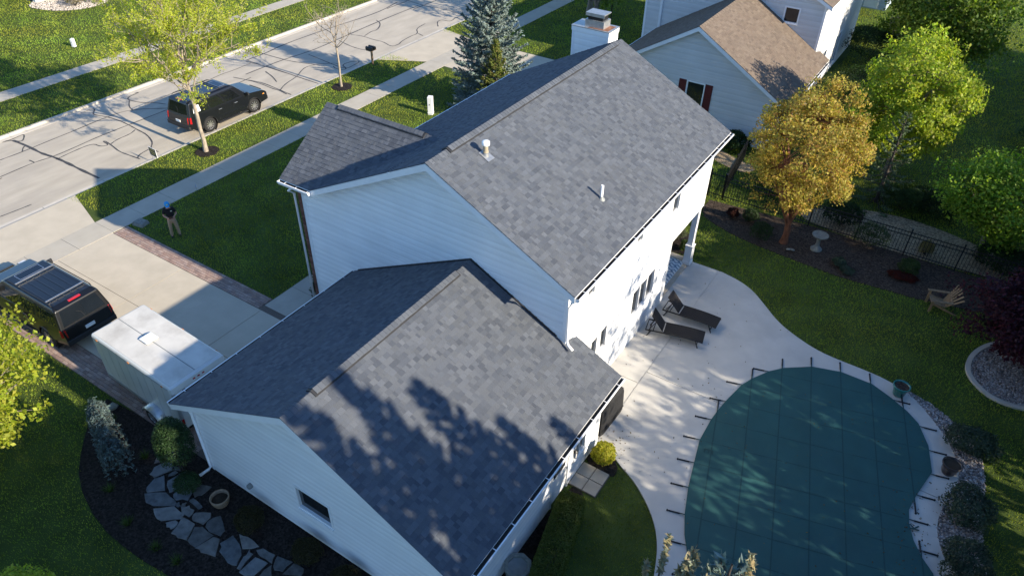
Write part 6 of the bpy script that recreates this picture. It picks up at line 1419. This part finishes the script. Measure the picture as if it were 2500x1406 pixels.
tubes('trunk', lines, 'bark_dark', wroot, (-15.15, -9.65, .03)); PP = np.array(PP); n = len(PP)
leaves('crown', PP, rg.normal(size=(n, 3))+[0, 0, .6], .11*rg.uniform(.7, 1.3, n), palette(n, [(.07, .105, .098), (.09, .13, .122), (.11, .15, .14)]), wroot, (-15.15, -9.65, .03), .3, 'needle', np.array(TT))
# shrubs
EVG = [(.022, .050, .014), (.030, .062, .016), (.018, .040, .012)]
shrub('globe_shrub', (-12.72, -8.98, .03), 'dense dark green globe evergreen at the garage corner', (.53, .52, 1.12), 11000, .055, EVG, 'evergreens along the garage', 'needle', seed=1, lump=.06)
shrub('globe_shrub', (-12.1, -9.3, .03), 'low dark evergreen mound beside the flagstone path', (.38, .36, .26), 3200, .05, EVG, 'evergreens along the garage', 'needle', seed=2)
BRZ = [(.045, .040, .014), (.06, .05, .018), (.035, .034, .012)]
shrub('low_shrub', (-9.62, -9.16, .03), 'bronze green mound shrub between the clay bowl and the garage wall', (.42, .40, .32), 3600, .05, BRZ, 'low shrubs along the garage wall', seed=3)
shrub('low_shrub', (-7.6, -8.98, .03), 'bronze green mound shrub under the dark garage window', (.42, .38, .32), 3600, .05, BRZ, 'low shrubs along the garage wall', seed=4)
shrub('low_shrub', (-6.2, -9.0, .03), 'bronze green mound shrub at the bottom edge by the garage', (.42, .38, .32), 3600, .05, BRZ, 'low shrubs along the garage wall', seed=5)
shrub('yellow_shrub', (-2.58, -1.72, .03), 'bright yellow-green shrub beside the garage back step', (.34, .34, .36), 4200, .07, [(.34, .33, .02), (.40, .38, .03), (.27, .30, .02), (.44, .40, .05)], seed=6, lump=.2)
shrub('hedge', (-2.18, -5.15, .03), 'long clipped boxwood hedge behind the garage', (.40, 1.42, .45), 26000, .05, [(.115, .150, .030), (.14, .175, .036), (.085, .12, .025)], cat='hedge', square=True, rz=R(13), seed=7)
JN = [(.035, .055, .030), (.045, .068, .036), (.028, .045, .026)]
shrub('juniper', (6.72, 4.95, .03), 'spreading dark juniper beside the round brown pot', (.72, .55, .42), 5200, .07, JN, 'junipers along the pool gravel', 'needle', seed=8, lump=.3)
shrub('juniper', (6.92, 2.25, .03), 'middle spreading juniper in the pool gravel', (.62, .72, .45), 5200, .07, JN, 'junipers along the pool gravel', 'needle', seed=9, lump=.3)
shrub('juniper', (7.1, .25, .03), 'spreading juniper nearest the bottom of the pool gravel', (.6, .7, .45), 5200, .07, JN, 'junipers along the pool gravel', 'needle', seed=10, lump=.3)
conifer('arborvitae', (-15.1, -.72, .02), 'narrow dark arborvitae at the front brick corner', None, 2.3, .42, EVG, z0=.1, whorl=.1, per=9, seed=12, nsize=.1, elev=(30, 75), width=.4)
BED = [('dark leafy shrub at the foot of the amber tree', (-2.5, 13.0), (.5, .45, .35), [(.03, .055, .018), (.04, .07, .02)]), ('loose green perennial by the fence post', (-3.3, 14.1), (.35, .35, .3), [(.03, .06, .02), (.045, .08, .025)]),
       ('silver green perennial clump right of the bird bath', (.9, 12.9), (.26, .26, .16), [(.08, .12, .08), (.06, .09, .06)]), ('low silver green clump at the bed edge', (1.3, 12.55), (.25, .25, .14), [(.08, .12, .09), (.06, .09, .06)]),
       ('tall leafy shrub against the iron fence', (1.6, 14.9), (.7, .4, .6), [(.035, .06, .02), (.05, .085, .025)]), ('red leaved ground shrub in the fence bed', (3.3, 13.4), (.55, .3, .12), [(.12, .02, .012), (.09, .016, .01)]),
       ('green clump behind the red shrub', (3.4, 13.95), (.4, .35, .3), [(.05, .09, .02), (.07, .11, .03)]), ('small yellow grass tuft beyond the fence', (3.75, 15.85), (.28, .28, .3), [(.26, .21, .08), (.3, .25, .1)]),
       ('dark red perennial near the porch', (-4.1, 14.0), (.25, .25, .22), [(.06, .015, .012), (.05, .02, .012)]), ('small green plant beside the porch column', (-4.85, 10.2), (.22, .22, .25), [(.07, .12, .03), (.09, .14, .04)]), ('grey green plant behind the porch column', (-5.6, 10.9), (.45, .4, .35), [(.10, .12, .06), (.08, .10, .05)]),
       ('dark evergreen behind the fence left of the stone bed', (-3.0, 17.6), (1.1, .9, .6), EVG), ('dark evergreen against the fence behind the bird bath', (.2, 16.2), (.8, .6, .55), EVG), ('dark spreading shrub beyond the stone bed', (3.2, 19.6), (1.4, 1.0, .55), EVG), ('dark shrub under the bright green maple', (6.6, 16.4), (1.0, .8, .5), EVG), ('wide dark shrub on the shaded lawn edge', (6.8, 24.0), (1.5, 1.2, .6), EVG),
       ('rounded dark shrub below the red shutters', (-6.4, 20.4), (.9, .6, .5), EVG), ('dark shrub against the white gable', (-8.4, 20.6), (.9, .5, .45), EVG),
       ('tall dark evergreen by the neighbour back wall', (-3.2, 38.2), (1.7, 1.6, 1.1), EVG), ('dark evergreen mass behind the lime maple', (-2.6, 31.5), (1.5, 1.8, .8), EVG), ('leafless pinkish brush beside the shed', (-2.2, 44.5), (1.2, 1.3, .7), [(.20, .14, .13), (.25, .18, .17)]),
       ('dark round shrub under the big green tree', (7.6, 30.0), (1.3, 1.3, .8), EVG), ('green shrub beyond the maple trunk', (2.2, 19.2), (.9, .8, .6), [(.04, .075, .02), (.055, .095, .025)]),
       ('pale clipped shrub in the far gravel bed', (-55.6, 14.3), (.7, .6, .45), [(.16, .13, .05), (.2, .16, .06)]), ('green clipped shrub in the far gravel bed', (-55.0, 15.8), (.6, .6, .5), [(.15, .15, .04), (.18, .17, .05)])]
for k, (lab, (x, y), rad, cols) in enumerate(BED): shrub('garden_shrub', (x, y, .025), lab, rad, int(2600*max(1, rad[0]*1.6)), .06 if rad[0] < .8 else .11, cols, seed=20+k, lump=.3, aspect=.5)
shrub('yellow_shrub', (-11.4, -14.0, 0), 'yellow-green bush whose tips show at the bottom left corner', (.7, .7, 1.15), 5200, .09, LIME, seed=61, lump=.35)
conifer('open_conifer', (1.1, 19.2, 0), 'thin open conifer below the lime maple', None, 4.6, 1.5, [(.09, .13, .06), (.075, .11, .05)], seed=14, per=6, whorl=.34, nsize=.13, dens=.7)
# perennials dotted through the garage bed
for k, (x, y) in enumerate([(-14.1, -9.3), (-13.9, -10.6), (-13.7, -8.95), (-12.5, -11.0), (-10.4, -11.0), (-16.2, -9.0), (-11.2, -11.05)]):
    lab = ['grassy tuft right of the weeping spruce', 'grassy tuft below the weeping spruce', 'grassy tuft near the trailer wheel', 'seedling clump left of the path', 'seedling clump at the lawn edge below the path', 'green clump between rock and weeping spruce', 'tiny weed clump beside the lower flagstones'][k]
    root = empty('grass_tuft', (x, y, .03), 0, lab, 'plant', 'tufts in the garage bed'); n = 90; a = RNG.uniform(0, 6.28, n); l = RNG.uniform(.12, .26, n); o = RNG.uniform(.05, .2, n)
    b0 = np.stack([x+.05*np.cos(a), y+.05*np.sin(a), np.full(n, .03)], 1); t = np.stack([x+o*np.cos(a)*1.4, y+o*np.sin(a)*1.4, .03+l], 1); s = np.stack([-np.sin(a), np.cos(a), a*0], 1)*.008
    np_mesh('blades', np.stack([b0-s, b0+s, t], 1).reshape(-1, 3), np.arange(3*n).reshape(-1, 3), 'grass', root, np.repeat(palette(n, [(.05, .09, .02), (.07, .11, .03)]), 3, 0), origin=(x, y, .03))

# trees standing outside the picture that shade the garden
def off_tree(x, y, h, r, label):
    round_tree('shade_tree', (x, y, 0), label, 'shade trees behind the garden', (0, 0, h*.60), (r, r, h*.40), 105, 44, .27, GRN, h*.2, .22, sig=.42, lob=.5, hollow=.2)
SHADE = [('spruce', 10.0, -8.35, 14.1, 2.6), ('spruce', 10.4, -7.0, 13.8, 2.2), ('spruce', 10.2, -5.75, 12.4, 2.2), ('spruce', 11.2, -4.8, 10.9, 2.0), ('spruce', 10.4, -3.7, 9.7, 1.6), ('spruce', 11.5, -2.4, 8.9, 1.7), ('spruce', 8.5, -11.5, 12.5, 2.4), ('spruce', 5.4, -13.2, 11.0, 2.2), ('spruce', 13.5, -9.8, 13.5, 2.6), ('spruce', 7.6, -9.7, 11.4, 2.3), ('spruce', 9.4, -13.8, 13.0, 2.6), ('spruce', 12.5, -12.2, 14.0, 2.8), ('spruce', 12.6, -7.4, 13.2, 2.3), ('spruce', 12.2, -6.3, 11.6, 2.0)]
sp_proto = []
for k, (_, x, y, h, r) in enumerate(SHADE):
    if k >= 3:
        s0, h0, r0 = sp_proto[k % 3]; o = copy_tree(s0); o.location = (x, y, 0); o.scale = (r/r0, r/r0, h/h0); o.rotation_euler = (0, 0, k*1.3)
        o['label'] = 'tall dark spruce of the row that shades the garage roof'; continue
    t_ = conifer('tall_spruce', (x, y, 0), 'tall dark spruce of the row that shades the garage roof', 'spruces behind the garage', h, r, EVG, seed=40+k, per=8, whorl=.36, nsize=.30, dens=.95, width=.42, z0=.8); sp_proto.append((t_, h, r))
for k, (x, y, h, r) in enumerate([(15.5, .2, 9.3, 2.4), (16.5, 4.0, 11.8, 2.9), (17.5, 7.8, 11.2, 2.8), (15.5, 11.3, 9.6, 2.6), (20.5, 13.8, 11.5, 3.0), (19, 18.5, 11, 3.2), (13.5, 6.4, 7.4, 1.9), (12.6, 2.3, 6.6, 1.6), (14, 24, 10, 3.2), (16, 30, 11, 3.4), (13, 37, 10, 3.0)]):
    off_tree(x, y, h, r, 'leafy open tree that dapples the pool and the patio')
for k, (x, y, h, r) in enumerate([(-20.6, 31.6, 10.5, 2.7), (-23.6, 36.5, 9, 3.0), (-24, 42, 9, 3.0)]):
    off_tree(x, y, h, r, ['broad verge tree beyond the tan roofed house', 'second broad tree further along the verge', 'kerbside tree shading the far end of the street'][k])

# dense unseen trees, added east and south to deepen the shade on the lawns
DENSE = [(12.6, 7.2, 8.2), (13.4, 10.2, 8.6), (12.4, 13.0, 8.0), (13.6, 16.2, 5.6), (13.6, 19.6, 5.8), (13.4, 23.2, 8.4), (13.0, 27.0, 8.8), (13.6, 31.0, 8.6), (13.2, 35.0, 8.8), (13.4, 39.5, 8.6), (13.0, 44.0, 8.6), (11.2, -11.5, 14.4), (10.6, -14.2, 14.8), (14.2, -12.8, 15.5), (-14.5, -18.2, 9.0), (-19, -18.6, 9.0)]
ORD = ['first', 'second', 'third', 'fourth', 'fifth', 'sixth', 'seventh', 'eighth', 'ninth', 'tenth', 'eleventh', 'twelfth', 'thirteenth', 'fourteenth', 'fifteenth', 'sixteenth', 'seventeenth', 'eighteenth', 'nineteenth']
proto = None
for k, (x, y, h) in enumerate(DENSE):
    if proto is None: proto = o = round_tree('added_shade_tree', (x, y, 0), '', 'unseen dense trees added to shade the gardens', (0, 0, 4.3), (2.1, 2.2, 3.9), 210, 70, .30, GRN, .5, .2, sig=.42, lob=.3, hollow=.2)
    else: o = copy_tree(proto); o.location = (x, y, 0); o.rotation_euler = (0, 0, k*1.9); o.scale = (1, 1, h/8.2) if h < 10 else (1.15, 1.15, h/8.2)
    o['label'] = 'unseen dense green tree added to shade the gardens'
# grass blades over the lawns
EXC = [[(-30.6, -60), (-25.82+1.4-1.4, -60), (-25.8, -60)]]
def lawn_grass():
    N = 2200000; X_ = RNG.uniform(-62, 12, N); Y_ = RNG.uniform(-16, 62, N)
    d = np.sqrt((X_-CAM[0])**2+(Y_-CAM[1])**2+CAM[2]**2); k = RNG.uniform(size=N) < np.clip((27/d)**1.5, .05, 1); X_, Y_ = X_[k], Y_[k]
    pr = project(np.stack([X_, Y_, np.zeros(len(X_))], 1)); k = (pr[:, 0] > -300) & (pr[:, 0] < 2800) & (pr[:, 1] > -150) & (pr[:, 1] < 1650); X_, Y_ = X_[k], Y_[k]
    ok = np.ones(len(X_), bool); X0_, Y0_ = X_, Y_; X_ = X_+RNG.normal(size=len(X_))*.035; Y_ = Y_+RNG.normal(size=len(Y_))*.035
    for x0, x1, y0, y1 in ((-38.78, -30.03, -99, 99), (SW0-.01, SW1+.01, -99, 99), (-44.31, -42.99, -99, 99), (-25.9, -12, -8.37, -1.86), (-30.1, -27.1, -8.2, -1.95), (-16.71, -15.49, -2.4, 4.7), (-30.1, -15.8, 20.5, 26.2), (-14.5, -4.2, -1.6, 9.7), (-12.2, -3.0, -8.5, -1.2), (-7.2, -4.3, 6.4, 9.76), (-14.3, -4.7, 21.3, 41), (-15.9, -5, 28.8, 41), (-70, -58.6, 13, 24), (-9, -4.6, 50, 54)):
        ok &= ~((X_ > x0) & (X_ < x1) & (Y_ > y0) & (Y_ < y1))
    for P in BEDS+[PATIO, [(-3.04, -3.02), (-2.14, -3.02), (-2.14, -2.06), (-3.04, -2.06)]]:
        x0, x1, y0, y1 = min(p[0] for p in P), max(p[0] for p in P), min(p[1] for p in P), max(p[1] for p in P)
        k = np.where(ok & (X_ > x0) & (X_ < x1) & (Y_ > y0) & (Y_ < y1))[0]; ok[k[in_poly(X_[k], Y_[k], P)]] = False
    X_, Y_ = X0_[ok], Y0_[ok]; n = len(X_); d = np.sqrt((X_-CAM[0])**2+(Y_-CAM[1])**2+CAM[2]**2)
    a = RNG.uniform(0, 6.28, n); wd = .0075*np.clip(d/20, 1, 3.2); h = RNG.uniform(.035, .072, n)*np.clip(d/26, 1, 1.3); ln = RNG.uniform(.0, .045, n); b = RNG.uniform(0, 6.28, n)
    p = np.stack([X_, Y_, np.zeros(n)], 1); s = np.stack([np.cos(a)*wd, np.sin(a)*wd, 0*a], 1); t = p+np.stack([np.cos(b)*ln, np.sin(b)*ln, h], 1)
    patch = .88+.13*np.sin(X_*1.3+np.sin(Y_*.9)*1.5)*np.sin(Y_*1.1+X_*.35)+.09*np.sign(np.sin((X_*.5+Y_*.87)*3.6))*(X_ < -38)+.07*np.sin(X_*.37+1.3*np.sin(Y_*.23))
    c = palette(n, [(.275, .370, .046), (.315, .405, .052), (.230, .320, .042), (.370, .410, .070)], .14)*patch[:, None]; c[:, 0] *= 1+.16*np.sin(X_*.9+2*np.sin(Y_*.4))*np.sin(Y_*.7+1.7*np.sin(X_*.33))
    tag(np_mesh('lawn_grass', np.stack([p-s, p+s, t], 1).reshape(-1, 3), np.arange(3*n).reshape(-1, 3), 'grass', None, np.repeat(c, 3, 0)), 'short green grass blades of the lawns', 'grass', None, 'stuff'); return n
n = 420; LX = np.concatenate([RNG.uniform(-4, 7, 240), 5.9+RNG.normal(size=110)*.35, -2.5+RNG.normal(size=70)*.4]); LY = np.concatenate([RNG.uniform(-3, 9, 240), 1.3+RNG.normal(size=110)*.9, -1.0+RNG.normal(size=70)*.5])
k = in_poly(LX, LY, PATIO); LX, LY = LX[k], LY[k]; inp = in_poly(LX, LY, POOL); n = len(LX)
tag(leaves('leaf_litter', np.stack([LX, LY, np.where(inp, .092, .058)], 1), np.array([[0, 0, 1.]])+RNG.normal(size=(n, 3))*.25, RNG.uniform(.03, .085, n), palette(n, [(.10, .06, .025), (.14, .09, .03), (.07, .045, .02)]), None, None, .5), 'scattered dry leaf litter on the patio and pool cover', 'leaf litter', None, 'stuff')
NG = lawn_grass(); print('grass blades', NG)
